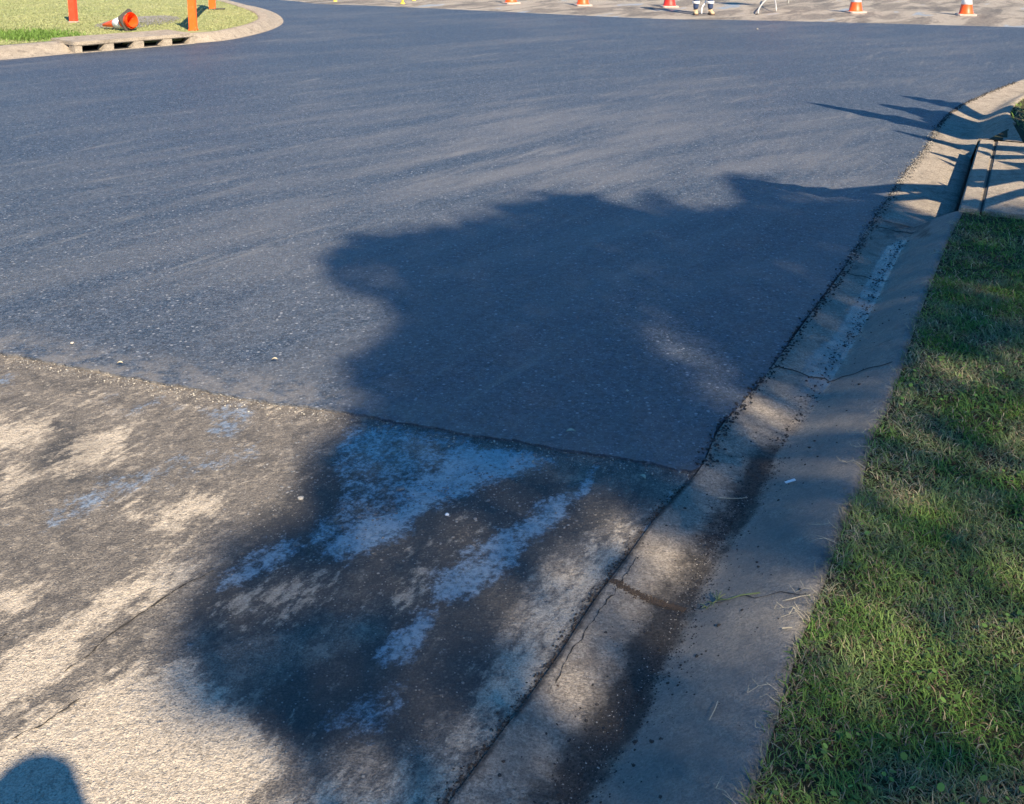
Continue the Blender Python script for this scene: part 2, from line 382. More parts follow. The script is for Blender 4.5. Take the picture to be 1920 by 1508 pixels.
M_blackbase = plain('black_rubber', (0.075, 0.068, 0.06), 0.8, sc=20)
M_post = plain('barrier_orange', (0.9, 0.13, 0.01), 0.45, var=0.15, sc=9, scuff=0.45)
M_postred = plain('barrier_red_orange', (0.86, 0.06, 0.02), 0.45, var=0.12, sc=9, scuff=0.45)
M_yellow = plain('yellow_plastic', (0.8, 0.56, 0.05), 0.5, var=0.15, sc=9)
M_galv = plain('galvanised_tube', (0.55, 0.54, 0.5), 0.5, sc=30, metal=0.2)
M_black = plain('dark_void', (0.012, 0.012, 0.013), 0.95)
M_pebd = plain('dark_crumb', (0.04, 0.036, 0.034), 0.85, var=0.5, sc=200)
M_pebl = plain('pale_stone', (0.5, 0.45, 0.38), 0.8, var=0.5, sc=200)
M_pebg = plain('grey_stone', (0.22, 0.215, 0.21), 0.8, var=0.5, sc=120)
M_navy = plain('navy_work_cloth', (0.035, 0.06, 0.14), 0.9, var=0.3, sc=25)
M_hivis = plain('hi_vis_cloth', (0.75, 0.6, 0.03), 0.8, var=0.12, sc=25)
M_boot = plain('tan_boot_leather', (0.58, 0.42, 0.25), 0.75, var=0.2, sc=40)
M_sole = plain('boot_sole', (0.12, 0.07, 0.05), 0.9, sc=40)
M_skin = plain('skin', (0.52, 0.31, 0.22), 0.55, var=0.08, sc=40)
M_hair = plain('dark_hair', (0.04, 0.028, 0.02), 0.7, sc=120)
M_shirt = plain('grey_shirt', (0.18, 0.19, 0.21), 0.9, sc=40)
M_dry = plain('dry_straw', (0.55, 0.47, 0.33), 0.8, sc=80)
M_green = plain('green_sprig', (0.16, 0.2, 0.08), 0.7, sc=80)
M_paper = plain('paper_scrap', (0.8, 0.8, 0.78), 0.7, var=0.05)

# ============================================================ ROAD EDGES (surveyed)
Epx = [(840, 1508), (930, 1388), (1040, 1240), (1112, 1130), (1172, 1050), (1235, 965), (1312, 880), (1348, 806), (1390, 758), (1450, 685), (1512, 600),
       (1580, 508), (1632, 425), (1667, 370), (1700, 322), (1735, 280), (1757, 240), (1787, 208), (1832, 183), (1920, 149), (2050, 112), (2300, 66)]
Ew = [G(u, v, 0) for u, v in Epx]
d0 = (Ew[4] - Ew[0]).normalized()
E0 = Ew[0].copy(); Ew = [E0 - d0 * k for k in (12, 6, 3, 1.5, 0.7, 0.3, 0.12)] + Ew + [Ew[-1] + (Ew[-1] - Ew[-2]).normalized() * k for k in (6, 14, 30)]
Es = resample(Ew, 0.04)
iI = [(1080, 1508), (1180, 1345), (1258, 1190), (1312, 1090), (1372, 985), (1440, 880), (1503, 790), (1562, 708), (1612, 620), (1668, 510), (1702, 450), (1722, 412)]
Iw = [G(u, v, -0.022) for u, v in iI]; dI = (Iw[2] - Iw[0]).normalized(); Iw = [Iw[0] - dI * 0.1 - d0 * k for k in (12, 6, 3, 1.5, 0.7, 0.3, 0.0)] + Iw
Is = resample(Iw, 0.03)
iB = [(1368, 1508), (1418, 1345), (1470, 1215), (1512, 1110), (1562, 960), (1610, 850), (1652, 740), (1685, 650), (1723, 550), (1762, 462), (1797, 398)]
Bw = [G(u, v, 0.11) for u, v in iB]; dB = (Bw[2] - Bw[0]).normalized(); Bw = [Bw[0] - dB * 0.1 - d0 * k for k in (12, 6, 3, 1.5, 0.7, 0.3, 0.0)] + Bw
Bs = resample(Bw, 0.03)
def across(Ec, i, curve):
    "lateral offset of curve from edge point i"
    t = (Ec[min(i + 3, len(Ec) - 1)] - Ec[max(i - 3, 0)]).normalized(); n = Vector((t.y, -t.x, 0))
    near = sorted(curve, key=lambda q: abs((q - Ec[i]).dot(t)) + (0 if 0 < (q - Ec[i]).dot(n) < 1.2 else 9))[:3]
    return sum((q - Ec[i]).dot(n) for q in near) / 3, n
def grid_strip(name, rows, mat, smooth=True):
    a = np.array([[tuple(p) for p in r] for r in rows]); n, m, _ = a.shape
    idx = np.arange(n * m).reshape(n, m)
    F = np.stack([idx[:-1, :-1], idx[:-1, 1:], idx[1:, 1:], idx[1:, :-1]], -1).reshape(-1, 4)
    me = npmesh(name, a.reshape(-1, 3), F, smooth)
    return me, a.reshape(-1, 3)

# ---- main run of kerb and channel
iend = min(range(len(Es)), key=lambda i: abs(PX(Es[i].x, Es[i].y, 0)[1] - 412))
istart = 60
prof = [(0, 0.0), (0.02, -0.001)] + [(f, None) for f in np.linspace(0.06, 1, 12)]
rows = []; cpar = []
joints = []
for i in range(istart, iend + 1):
    oi, n = across(Es, i, Is); ob, n = across(Es, i, Bs)
    if rows: oi = 0.8 * last[0] + 0.2 * oi; ob = 0.8 * last[1] + 0.2 * ob
    last = (oi, ob); row = []
    p = Es[i]
    for f in (0, 0.02, 0.08, 0.2, 0.35, 0.5, 0.65, 0.8, 0.9, 1.0):
        c = f * oi; z = 0.0 if f == 0 else -0.022 * (1 - (1 - f) ** 1.6)
        row.append(p + n * c + Vector((0, 0, z))); cpar.append((i * 0.04, f))
    for f in (0.08, 0.18, 0.28, 0.38, 0.48, 0.58, 0.68, 0.78, 0.88, 0.95, 1.0):
        c = oi + f * (ob - oi); z = -0.022 + 0.132 * (f ** 1.25 * (1 - 0.35 * f) / 0.65 if f < 1 else 1)
        row.append(p + n * c + Vector((0, 0, min(z, 0.11)))); cpar.append((i * 0.04, 1 + f))
    row.append(row[-1] + n * 0.03 + Vector((0, 0, -0.004))); cpar.append((i * 0.04, 2.05))
    row.append(row[-1] + n * 0.012 + Vector((0, 0, -0.25))); cpar.append((i * 0.04, 2.1))
    rows.append(row)
lastrow = rows[-1]
me, Vk = grid_strip('kerb_and_channel', rows, M_kerb)
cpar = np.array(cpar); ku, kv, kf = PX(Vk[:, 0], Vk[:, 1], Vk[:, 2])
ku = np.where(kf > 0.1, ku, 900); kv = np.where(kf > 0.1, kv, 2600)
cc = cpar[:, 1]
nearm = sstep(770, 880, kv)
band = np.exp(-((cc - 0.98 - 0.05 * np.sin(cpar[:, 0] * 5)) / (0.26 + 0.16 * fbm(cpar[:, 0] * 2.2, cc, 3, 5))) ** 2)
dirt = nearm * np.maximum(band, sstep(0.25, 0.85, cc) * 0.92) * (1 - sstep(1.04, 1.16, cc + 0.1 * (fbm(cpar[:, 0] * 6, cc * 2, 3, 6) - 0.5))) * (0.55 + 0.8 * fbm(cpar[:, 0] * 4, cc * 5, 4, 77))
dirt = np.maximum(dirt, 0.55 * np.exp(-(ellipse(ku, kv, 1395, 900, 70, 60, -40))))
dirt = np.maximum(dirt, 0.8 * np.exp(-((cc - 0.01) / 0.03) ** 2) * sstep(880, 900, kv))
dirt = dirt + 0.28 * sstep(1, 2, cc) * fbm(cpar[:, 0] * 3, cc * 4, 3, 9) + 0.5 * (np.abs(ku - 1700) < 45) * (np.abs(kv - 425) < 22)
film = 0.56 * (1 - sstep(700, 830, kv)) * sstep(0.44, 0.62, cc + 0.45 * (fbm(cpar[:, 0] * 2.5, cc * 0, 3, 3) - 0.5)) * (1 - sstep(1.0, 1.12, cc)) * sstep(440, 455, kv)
grey = 0.25 + 0.45 * sstep(0.9, 1.2, cc) * (1 - sstep(400, 500, kv) * 0)
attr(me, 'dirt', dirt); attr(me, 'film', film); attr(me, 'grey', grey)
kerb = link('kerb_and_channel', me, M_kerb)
tag(kerb, 'pale concrete kerb and gutter running along the grass verge', 'kerb')
# end cap of the run (wing beside the gully opening)
bm = bmesh.new(); top = [bm.verts.new(p) for p in lastrow]; bot = [bm.verts.new((p.x, p.y, -0.3)) for p in lastrow]
for a in range(len(top) - 1): bm.faces.new((top[a], top[a + 1], bot[a + 1], bot[a]))
bmo('end_face', bm, M_conc, kerb)
# expansion joints: thin dirt-filled grooves across the kerb (crossing points read off the photo)
def crossline(v, wid, c0=0.0, c1=2.0):
    j = min(range(len(rows)), key=lambda k: abs(PX(rows[k][0].x, rows[k][0].y, 0)[1] - v))
    r = rows[j]; t = (rows[j + 1][0] - rows[j][0]).normalized(); V = []; F = []
    m = len(r) - 2
    for k in range(m):
        f = k / (m - 1) * 2
        if f < c0 or f > c1: continue
        o = t * (0.010 * math.sin(k * 1.7 + v) + 0.004 * math.sin(k * 4.1)); h = wid * (0.6 + 0.5 * abs(math.sin(k * 2.3 + v)))
        V += [r[k] + o - t * h + Vector((0, 0, 0.0016)), r[k] + o + t * h + Vector((0, 0, 0.0016))]
    for k in range(len(V) // 2 - 1): F.append((2 * k, 2 * k + 1, 2 * k + 3, 2 * k + 2))
    me = bpy.data.meshes.new('joint'); me.from_pydata([tuple(v_) for v_ in V], [], F); link('joint', me, M_slabgap, kerb)
for v, wd, a, b_ in ((1078, 0.0016, 1.05, 2.0), (686, 0.005, 0, 1.95), (508, 0.005, 0, 1.0), (422, 0.006, 0, 1.0), (640, 0.0015, 1.2, 1.7)): crossline(v, wd, a, b_)

# ---- gully: apron + lintel + cover slab
La = G(1798, 388, 0.13); Lb = G(1836, 262, 0.13)
ldir = (Lb - La).normalized(); lnor = Vector((ldir.y, -ldir.x, 0))
i2 = min(range(len(Es)), key=lambda i: abs(PX(Es[i].x, Es[i].y, 0)[1] - 243))
rows2 = []
nI = i2 - iend
for k in range(nI + 1):
    i = iend + k; f = k / nI; p = Es[i]
    q = La.lerp(Lb, f * 1.08 - 0.06); q = Vector((q.x, q.y, -0.045)); q = q - lnor * 0.055; dd = (q - p)
    if k == 0: q = Vector((lastrow[12].x, lastrow[12].y, -0.045)); dd = q - p
    row = []
    for s_ in (0, 0.02, 0.1, 0.25, 0.4, 0.55, 0.7, 0.85, 1.0):
        row.append(Vector((p.x + dd.x * s_, p.y + dd.y * s_, -0.045 * s_ ** 1.3)))
    row.append(row[-1] + lnor * 0.01 + Vector((0, 0, -0.03))); row.append(row[-1] + Vector((0, 0, -0.35)))
    rows2.append(row)
me, V2 = grid_strip('gully_apron', rows2, M_kerb)
u2, v2, _ = PX(V2[:, 0], V2[:, 1], V2[:, 2])
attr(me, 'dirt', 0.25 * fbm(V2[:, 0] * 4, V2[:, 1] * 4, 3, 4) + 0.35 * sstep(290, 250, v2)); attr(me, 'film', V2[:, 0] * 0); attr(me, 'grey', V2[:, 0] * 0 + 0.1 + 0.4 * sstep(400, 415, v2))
apron = link('gully_apron', me, M_kerb); tag(apron, 'smooth sunlit concrete apron sloping into the storm drain slot on the right', 'drain apron')
gl = empty('storm_drain_lintel', (La.x, La.y, 0)); tag(gl, 'concrete storm drain lintel and cover slab with dark slot, in the right verge', 'drain')
Mi = Matrix.Translation((-La.x, -La.y, 0))
def prism(bm, pts, z0, z1, M=Matrix()):
    a = [bm.verts.new(M @ Vector((p.x, p.y, z1))) for p in pts]; b = [bm.verts.new(M @ Vector((p.x, p.y, z0))) for p in pts]
    bm.faces.new(a); bm.faces.new(b[::-1])
    for i in range(len(pts)): j = (i + 1) % len(pts); bm.faces.new((a[i], b[i], b[j], a[j]))
Lc = G(1842, 383, 0.13); Ld = G(1868, 262, 0.13)
off = (Lc - La).dot(lnor)
e0 = La - ldir * 0.03; e1 = Lb + ldir * 0.03
bm = bmesh.new(); prism(bm, [e0, e0 + lnor * (off - 0.006), e1 + lnor * (off - 0.006), e1], 0.045, 0.13, Mi)
bmesh.ops.bevel(bm, geom=[e for e in bm.edges if all(v.co.z > 0.12 for v in e.verts)], offset=0.012, segments=2, affect='EDGES')
bmo('lintel', bm, M_conc, gl)
bm = bmesh.new(); s0 = e0 + lnor * (off + 0.006); s1 = e1 + lnor * (off + 0.006)
prism(bm, [s0, s0 + lnor * 1.3, s1 + lnor * 1.3, s1], 0.03, 0.127, Mi)
bmesh.ops.bevel(bm, geom=[e for e in bm.edges if all(v.co.z > 0.12 for v in e.verts)], offset=0.008, segments=2, affect='EDGES')
bmo('cover_slab', bm, M_conc, gl)
bm = bmesh.new(); q0 = e0 + lnor * 0.26; q1 = e1 + lnor * 0.26
prism(bm, [q0, q0 + lnor * 0.1, q1 + lnor * 0.1, q1], -0.5, 0.04, Mi); bmo('cavity_wall', bm, M_black, gl)
L_ = (e1 - e0).length
for k, f in enumerate((0.12, 0.22, 0.36, 0.5, 0.72, 0.84, 0.93)):   # slots across the slab
    bm = bmesh.new(); c = s0.lerp(s1, f) + lnor * (0.24 + 0.01 * (k % 2))
    prism(bm, [c, c + lnor * 0.055, c + lnor * 0.055 + ldir * 0.016, c + ldir * 0.016], 0.12, 0.1315, Mi); bmo('lifting_slot', bm, M_black, gl)
bm = bmesh.new(); c0 = e0 + lnor * (off - 0.006); c1 = e1 + lnor * (off - 0.006)
prism(bm, [c0, c0 + lnor * 0.012, c1 + lnor * 0.012, c1], 0.05, 0.121, Mi); bmo('joint', bm, M_slabgap, gl)

# ---- kerb beyond the gully
Bf = [(1842, 247), (1862, 236), (1876, 216), (1902, 190), (1940, 168), (2050, 128), (2300, 80)]
Bfw = [G(u, v, 0.12) for u, v in Bf]; Bfw.append(Bfw[-1] + (Bfw[-1] - Bfw[-2]).normalized() * 8); Bfw.append(Bfw[-1] + (Bfw[-1] - Bfw[-3]).normalized() * 24)
Bfs = resample(Bfw, 0.04)
rows3 = []; ncol = 14
Ef = Es[i2:]
cum = 0
for k in range(0, len(Ef), 2):
    p = Ef[k]; tt = (Ef[min(k + 2, len(Ef) - 1)] - Ef[max(k - 2, 0)]).normalized(); n = Vector((tt.y, -tt.x, 0))
    ob = min((abs((q - p).dot(tt)), (q - p).dot(n)) for q in Bfs)[1]
    ob = max(0.38, min(0.62, ob)) if rows3 else 0.62
    if rows3: ob = 0.85 * ol + 0.15 * ob
    ol = ob; row = []
    for j in range(ncol):
        f = j / (ncol - 1); c = f * ob
        z = -0.02 * math.sin(min(1, f / 0.5) * math.pi / 2) if f <= 0.5 else -0.02 + 0.14 * sstep(0.5, 1.05, f)
        if j == ncol - 1: z = 0.12
        row.append(p + n * c + Vector((0, 0, z)))
    row.append(row[-1] + n * 0.03); row.append(row[-1] + n * 0.01 + Vector((0, 0, -0.3)))
    rows3.append(row)
me, V3 = grid_strip('far_kerb', rows3, M_kerb)
attr(me, 'dirt', 0.2 * fbm(V3[:, 0] * 4, V3[:, 1] * 4, 3, 4)); attr(me, 'film', V3[:, 0] * 0); attr(me, 'grey', V3[:, 0] * 0)
k3 = link('kerb_beyond_gully', me, M_kerb); k3.name = 'kerb_and_channel'; tag(k3, 'sunlit concrete kerb curving right past the storm drain slab', 'kerb')
bm = bmesh.new(); top = [bm.verts.new(p) for p in rows3[0]]; bot = [bm.verts.new((p.x, p.y, -0.3)) for p in rows3[0]]
for a in range(len(top) - 1): bm.faces.new((top[a], bot[a], bot[a + 1], top[a + 1]))
bmo('end_face', bm, M_conc, k3)
# wing between the far kerb and lintel
bm = bmesh.new(); ra_ = [rows2[-1][k] for k in range(9)]; rb3 = rows3[0][:14]
def pick(r_, f): x_ = f * (len(r_) - 1); k = min(int(x_), len(r_) - 2); return r_[k].lerp(r_[k + 1], x_ - k)
gg = [[bm.verts.new(pick(ra_, f).lerp(pick(rb3, f), h) + Vector((0, 0, 0.001 + 0.01 * math.sin(f * 9) * h * (1 - h)))) for h in np.linspace(0, 1, 7)] for f in np.linspace(0.03, 1, 12)]
for a_, b_ in zip(gg, gg[1:]):
    for k in range(6): bm.faces.new((a_[k], a_[k + 1], b_[k + 1], b_[k]))
tA_ = [bm.verts.new(Vector((e1.x, e1.y, 0.133)) + ldir * 0.003 - lnor * 0.004 + lnor * 0.32 * k / 6) for k in range(7)]
for k in range(6): bm.faces.new((gg[-1][k], gg[-1][k + 1], tA_[k + 1], tA_[k]))
for f_ in bm.faces: f_.smooth = True
wing = bmo('drain_wing', bm, M_conc); tag(wing, 'shaded concrete wing at the far end of the storm drain slot', 'drain wing')

# ---- verge ground (right): near part, beside slab, far part, tessellated
vb = [r[-2] for r in rows[::6]] + [lastrow[-2]]
vfar = [r[-2] for r in rows3[::4]]
se0 = s0 + lnor * 1.3; se1 = s1 + lnor * 1.3
near_b = [(p.x, p.y) for p in vb] + [(La.x + 0.02, La.y - 0.02), (s0.x, s0.y), (se0.x, se0.y)]
bd = near_b + [(se1.x, se1.y), (s1.x, s1.y), (e1.x + 0.05, e1.y + 0.03)] + [(p.x, p.y) for p in vfar] + [(70, vfar[-1].y - 2), (70, -60), (vb[0].x, -60)]
V, F = sheet(bd, 0.102, 0.2)
me = npmesh('verge', V, F); verge = link('verge', me, M_soil); tag(verge, kind='structure')

# ============================================================ ISLAND (top left)
E2px = [(-900, 178), (-300, 136), (0, 113), (150, 99.5), (255, 91), (360, 82), (430, 75), (490, 62), (520, 51), (531, 42), (527, 32), (510, 22), (480, 13), (445, 6.5), (415, 0), (360, -9), (250, -20), (100, -30)]
B2px = [(-900, 148), (-300, 106), (0, 85), (125, 75), (255, 68), (385, 60), (425, 54), (460, 46), (478, 39), (484, 34), (481, 27), (470, 20), (450, 13), (432, 7), (402, -1), (350, -12), (240, -24), (90, -34)]
E2 = resample([G(u, v, 0.0) for u, v in E2px], 0.12); B2 = resample([G(u, v, 0.13) for u, v in B2px], 0.05)
B2f = [Vector((p.x, p.y, 0)) for p in B2]
i_open0 = min(range(len(E2)), key=lambda i: abs(PX(E2[i].x, E2[i].y, 0)[0] - 143) + (99 if PX(E2[i].x, E2[i].y, 0)[1] < 60 else 0))
i_open1 = min(range(len(E2)), key=lambda i: abs(PX(E2[i].x, E2[i].y, 0)[0] - 366) + (99 if PX(E2[i].x, E2[i].y, 0)[1] < 60 else 0))
def ikerb(i0, i1, nm, lab):
    rws = []
    for i in range(i0, i1 + 1):
        p = E2[i]; f = i / (len(E2) - 1)
        q = min(B2f, key=lambda b_: (b_ - p).length + 0.25 * abs(B2f.index(b_) / (len(B2f) - 1) - f) * 0)
        row = []
        for j in range(10):
            s_ = j / 9; z = 0.0 if s_ < 0.12 else 0.13 * float(sstep(0.1, 0.75, s_))
            row.append(Vector((p.x + (q.x - p.x) * s_, p.y + (q.y - p.y) * s_, z)))
        row.append(row[-1] + Vector((0, 0, -0.1))); rws.append(row)
    me, V_ = grid_strip(nm, rws, M_kerb)
    attr(me, 'dirt', V_[:, 0] * 0 + 0.05); attr(me, 'film', V_[:, 0] * 0); attr(me, 'grey', V_[:, 0] * 0)
    o = link(nm, me, M_kerb); tag(o, lab, 'kerb'); return rws
ra = ikerb(0, i_open0, 'island_kerb', 'pale concrete kerb left of the four-mouthed drain inlet on the grass island')
rb = ikerb(i_open1, len(E2) - 1, 'island_kerb', 'rounded concrete kerb wrapping the island nose right of the drain inlet')
isl = [(p.x, p.y) for p in B2[::3]] + [(-30, 30), (-30, 16)]
V, F = sheet(isl, 0.115, 0.1); ig = link('island_ground', npmesh('island_ground', V, F), M_isl); tag(ig, kind='structure')

# drain inlet with four mouths
pa = E2[i_open0]; pb = E2[i_open1]; idir = Vector((pb.x - pa.x, pb.y - pa.y, 0)).normalized(); inor = Vector((-idir.y, idir.x, 0))
ilen = (Vector((pb.x, pb.y, 0)) - Vector((pa.x, pa.y, 0))).length
di = empty('kerb_drain_inlet', (pa.x, pa.y, 0), math.atan2(idir.y, idir.x)); tag(di, 'concrete kerb drain inlet with four dark mouths in the grass island edge', 'drain')
hT = 0.155; bm = bmesh.new()
box(bm, Vector((ilen / 2, 0.06 + 0.42, hT - 0.03)), (ilen + 0.1, 0.86, 0.06), bev=0.012); bmo('top_slab', bm, M_conc, di)
mo = []
for (a, b_) in ((153, 200), (215, 257), (271, 310), (322, 358)):
    f0 = (G(a, 91, 0.05) - Vector((pa.x, pa.y, 0.05))).dot(idir) / ilen; mo.append((a, b_))
def along(u, v):
    p = G(u, v, 0.0); return (p - Vector((pa.x, pa.y, 0))).dot(idir)
mx = [(along(153, 98.5), along(193, 95.8)), (along(215, 94), along(250, 91.5)), (along(271, 89.3), along(303, 86.6)), (along(322, 84.6), along(351, 82))]
gaps = [(-0.05, mx[0][0])] + [(mx[i][1], mx[i + 1][0]) for i in range(3)] + [(mx[3][1], ilen + 0.05)]
for k, (a, b_) in enumerate(gaps):
    bm = bmesh.new()
    slant = 0.055 if k > 0 else 0
    pts = [(a, 0.0), (b_, 0.0), (b_, hT - 0.06), (a + slant, hT - 0.06)]
    fr = [bm.verts.new((x, 0.02, z)) for x, z in pts]; bk = [bm.verts.new((x, 0.22, z)) for x, z in pts]
    bm.faces.new(fr); bm.faces.new(bk[::-1])
    for i in range(4): j = (i + 1) % 4; bm.faces.new((fr[i], bk[i], bk[j], fr[j]))
    bmo('divider', bm, M_conc, di)
bm = bmesh.new(); box(bm, Vector((ilen / 2, 0.55, 0.045)), (ilen, 0.04, 0.1)); box(bm, Vector((ilen / 2, 0.3, -0.004)), (ilen, 0.5, 0.02)); bmo('cavity', bm, M_black, di)
bm = bmesh.new(); box(bm, Vector((ilen / 2, -0.0, 0.003)), (ilen, 0.05, 0.01)); bmo('sill', bm, M_conc, di)

# ============================================================ ROAD SHEETS
gr = []
bm = bmesh.new()
gv, gF = sheet([(-300, -300), (300, -300), (300, 300), (-300, 300)], -0.62)
rad = [0, 20, 50, 60, 150, 600]; zz = [-0.6, -0.6, -0.6, -0.07, -0.05, -0.05]
rings = [[(r * math.cos(a), 10 + r * math.sin(a), z) for a in np.linspace(0, 2 * math.pi, 49)[:-1]] for r, z in zip(rad[1:], zz[1:])]
V = [(0, 10, -0.6)] + [p for r in rings for p in r]; F = [(0, 1 + k, 1 + (k + 1) % 48) for k in range(48)]
for j in range(len(rings) - 1):
    for k in range(48):
        a = 1 + j * 48 + k; b_ = 1 + j * 48 + (k + 1) % 48; F.append((a, a + 48, b_ + 48, b_))
g_ = link('ground', npmesh('ground', V, F), M_far); tag(g_, kind='structure')

ebase = [(p.x, p.y) for p in Es[::8]]
rb_ = ebase + [(75, 40), (70, 48), (0, 46), (-60, 44), (-65, -50), (ebase[0][0], -50)]
V, F = sheet(rb_, -0.024, 0.2); ro = link('old_road', npmesh('old_road', V, F), M_old); tag(ro, kind='structure')

# near old surface, fine grid with stain fields
jn = min(range(len(Es)), key=lambda i: abs(PX(Es[i].x, Es[i].y, 0)[1] - 850))
s_idx = []
s0_, s1_, step = 1.0, None, 0.02
p_end = Es[jn]; P0 = E0 - d0 * 1.2
def Eat(s): # along edge from P0
    return None
i_st = min(range(len(Es)), key=lambda i: (Es[i] - P0).length)
seg = Es[i_st:jn + 1]
segf = resample([Vector(p) for p in seg[::6]] + [seg[-1]], 0.02)
tt = d0; nl = Vector((-d0.y, d0.x, 0))
T = np.concatenate([[0.003, 0.01, 0.02, 0.035], np.arange(0.05, 3.6, 0.02), np.arange(3.7, 7, 0.15)])
rws = np.zeros((len(segf) + 0, len(T), 3))
for i, p in enumerate(segf):
    rws[i, :, 0] = p.x + nl.x * T; rws[i, :, 1] = p.y + nl.y * T
# extend beyond the joint so the new mat sits on it
ext = [segf[-1] + d0 * k for k in np.arange(0.02, 2.6, 0.02)]
rx = np.zeros((len(ext), len(T), 3))
for i, p in enumerate(ext):
    rx[i, :, 0] = p.x + nl.x * (T + 0.25) ; rx[i, :, 1] = p.y + nl.y * (T + 0.25)
rws = np.concatenate([rws, rx], 0)
x, y = rws[..., 0], rws[..., 1]
sA = x * d0.x + y * d0.y; tA = x * nl.x + y * nl.y
z = -0.010 + 0.004 * (fbm(sA * 4, tA * 6, 4, 2) - 0.5) + 0.003 * (fbm(sA * 26, tA * 26, 2, 8) - 0.5)
rws[..., 2] = z
n_, m_, _ = rws.shape; idx = np.arange(n_ * m_).reshape(n_, m_)
Fq = np.stack([idx[:-1, :-1], idx[1:, :-1], idx[1:, 1:], idx[:-1, 1:]], -1).reshape(-1, 4)
me = npmesh('worn_road', rws.reshape(-1, 3), Fq, True)
u, v, _ = PX(x.ravel(), y.ravel(), z.ravel())
u = u + 90 * (fbm(sA.ravel() * 4, tA.ravel() * 8, 5, 21) - 0.5); v = v + 60 * (fbm(sA.ravel() * 4, tA.ravel() * 8, 5, 31) - 0.5)
def field(polys, wd):
    f = np.zeros(u.shape)
    for poly, a in polys: f = np.maximum(f, a * sstep(-wd, wd, sdist(u, v, poly)))
    return f
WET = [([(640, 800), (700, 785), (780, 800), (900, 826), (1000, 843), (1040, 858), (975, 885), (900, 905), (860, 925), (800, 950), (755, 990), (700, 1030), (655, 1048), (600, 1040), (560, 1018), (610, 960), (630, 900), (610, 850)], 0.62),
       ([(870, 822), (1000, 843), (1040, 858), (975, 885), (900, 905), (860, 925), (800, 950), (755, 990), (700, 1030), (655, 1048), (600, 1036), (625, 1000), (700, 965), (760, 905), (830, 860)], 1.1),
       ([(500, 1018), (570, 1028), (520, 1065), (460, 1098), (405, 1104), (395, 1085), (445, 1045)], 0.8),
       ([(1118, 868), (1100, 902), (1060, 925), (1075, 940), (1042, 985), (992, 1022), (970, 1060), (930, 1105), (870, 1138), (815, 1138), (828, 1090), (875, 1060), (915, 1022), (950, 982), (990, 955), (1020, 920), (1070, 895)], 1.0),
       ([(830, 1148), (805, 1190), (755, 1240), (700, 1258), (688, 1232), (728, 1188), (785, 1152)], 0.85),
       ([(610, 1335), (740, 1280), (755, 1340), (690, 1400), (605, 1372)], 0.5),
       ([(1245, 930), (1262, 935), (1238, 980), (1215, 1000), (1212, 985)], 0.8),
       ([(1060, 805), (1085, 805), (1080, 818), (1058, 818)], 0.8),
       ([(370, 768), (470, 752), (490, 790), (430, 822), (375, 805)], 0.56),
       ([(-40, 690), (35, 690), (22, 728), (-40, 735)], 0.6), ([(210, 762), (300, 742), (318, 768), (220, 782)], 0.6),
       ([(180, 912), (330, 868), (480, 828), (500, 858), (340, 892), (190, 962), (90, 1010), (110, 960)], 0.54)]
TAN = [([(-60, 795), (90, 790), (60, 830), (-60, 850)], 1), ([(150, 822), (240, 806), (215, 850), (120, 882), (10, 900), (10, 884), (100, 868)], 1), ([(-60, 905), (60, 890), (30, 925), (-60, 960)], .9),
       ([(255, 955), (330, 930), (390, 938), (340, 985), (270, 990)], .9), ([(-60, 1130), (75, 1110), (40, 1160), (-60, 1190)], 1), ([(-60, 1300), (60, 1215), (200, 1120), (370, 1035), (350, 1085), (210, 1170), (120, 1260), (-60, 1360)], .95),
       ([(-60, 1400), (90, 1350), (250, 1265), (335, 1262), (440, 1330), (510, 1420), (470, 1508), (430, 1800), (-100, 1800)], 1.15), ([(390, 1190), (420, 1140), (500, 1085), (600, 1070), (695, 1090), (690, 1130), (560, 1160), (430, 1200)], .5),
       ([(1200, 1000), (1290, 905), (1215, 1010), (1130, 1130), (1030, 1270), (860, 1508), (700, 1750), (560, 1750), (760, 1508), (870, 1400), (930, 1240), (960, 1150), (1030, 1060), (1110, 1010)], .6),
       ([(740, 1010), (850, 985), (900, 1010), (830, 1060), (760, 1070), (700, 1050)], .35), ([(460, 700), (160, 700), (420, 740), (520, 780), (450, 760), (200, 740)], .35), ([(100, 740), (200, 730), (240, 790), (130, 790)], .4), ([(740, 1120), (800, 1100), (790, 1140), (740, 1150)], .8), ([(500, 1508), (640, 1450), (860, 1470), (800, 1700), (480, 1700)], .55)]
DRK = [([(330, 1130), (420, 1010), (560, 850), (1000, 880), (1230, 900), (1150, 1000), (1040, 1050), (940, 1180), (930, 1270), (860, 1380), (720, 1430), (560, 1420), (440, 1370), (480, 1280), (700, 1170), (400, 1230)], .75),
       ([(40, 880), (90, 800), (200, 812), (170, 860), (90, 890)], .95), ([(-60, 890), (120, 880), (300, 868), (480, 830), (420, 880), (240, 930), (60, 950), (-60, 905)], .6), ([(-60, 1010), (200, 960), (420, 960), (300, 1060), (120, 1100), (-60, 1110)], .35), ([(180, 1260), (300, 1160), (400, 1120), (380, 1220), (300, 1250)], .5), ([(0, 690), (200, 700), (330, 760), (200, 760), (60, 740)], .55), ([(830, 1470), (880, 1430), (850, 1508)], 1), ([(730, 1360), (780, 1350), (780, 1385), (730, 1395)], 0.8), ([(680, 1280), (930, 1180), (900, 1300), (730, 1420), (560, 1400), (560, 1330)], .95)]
attr(me, 'wet', field(WET, 24) * (0.62 + 0.62 * fbm(sA.ravel() * 5, tA.ravel() * 9, 4, 55))); attr(me, 'tan', field(TAN, 55)); attr(me, 'dark', field(DRK, 50) * 0.95 + 0.6 * np.exp(-((T[None, :] - 0.01) / 0.012) ** 2 * np.ones((n_, 1))).ravel())
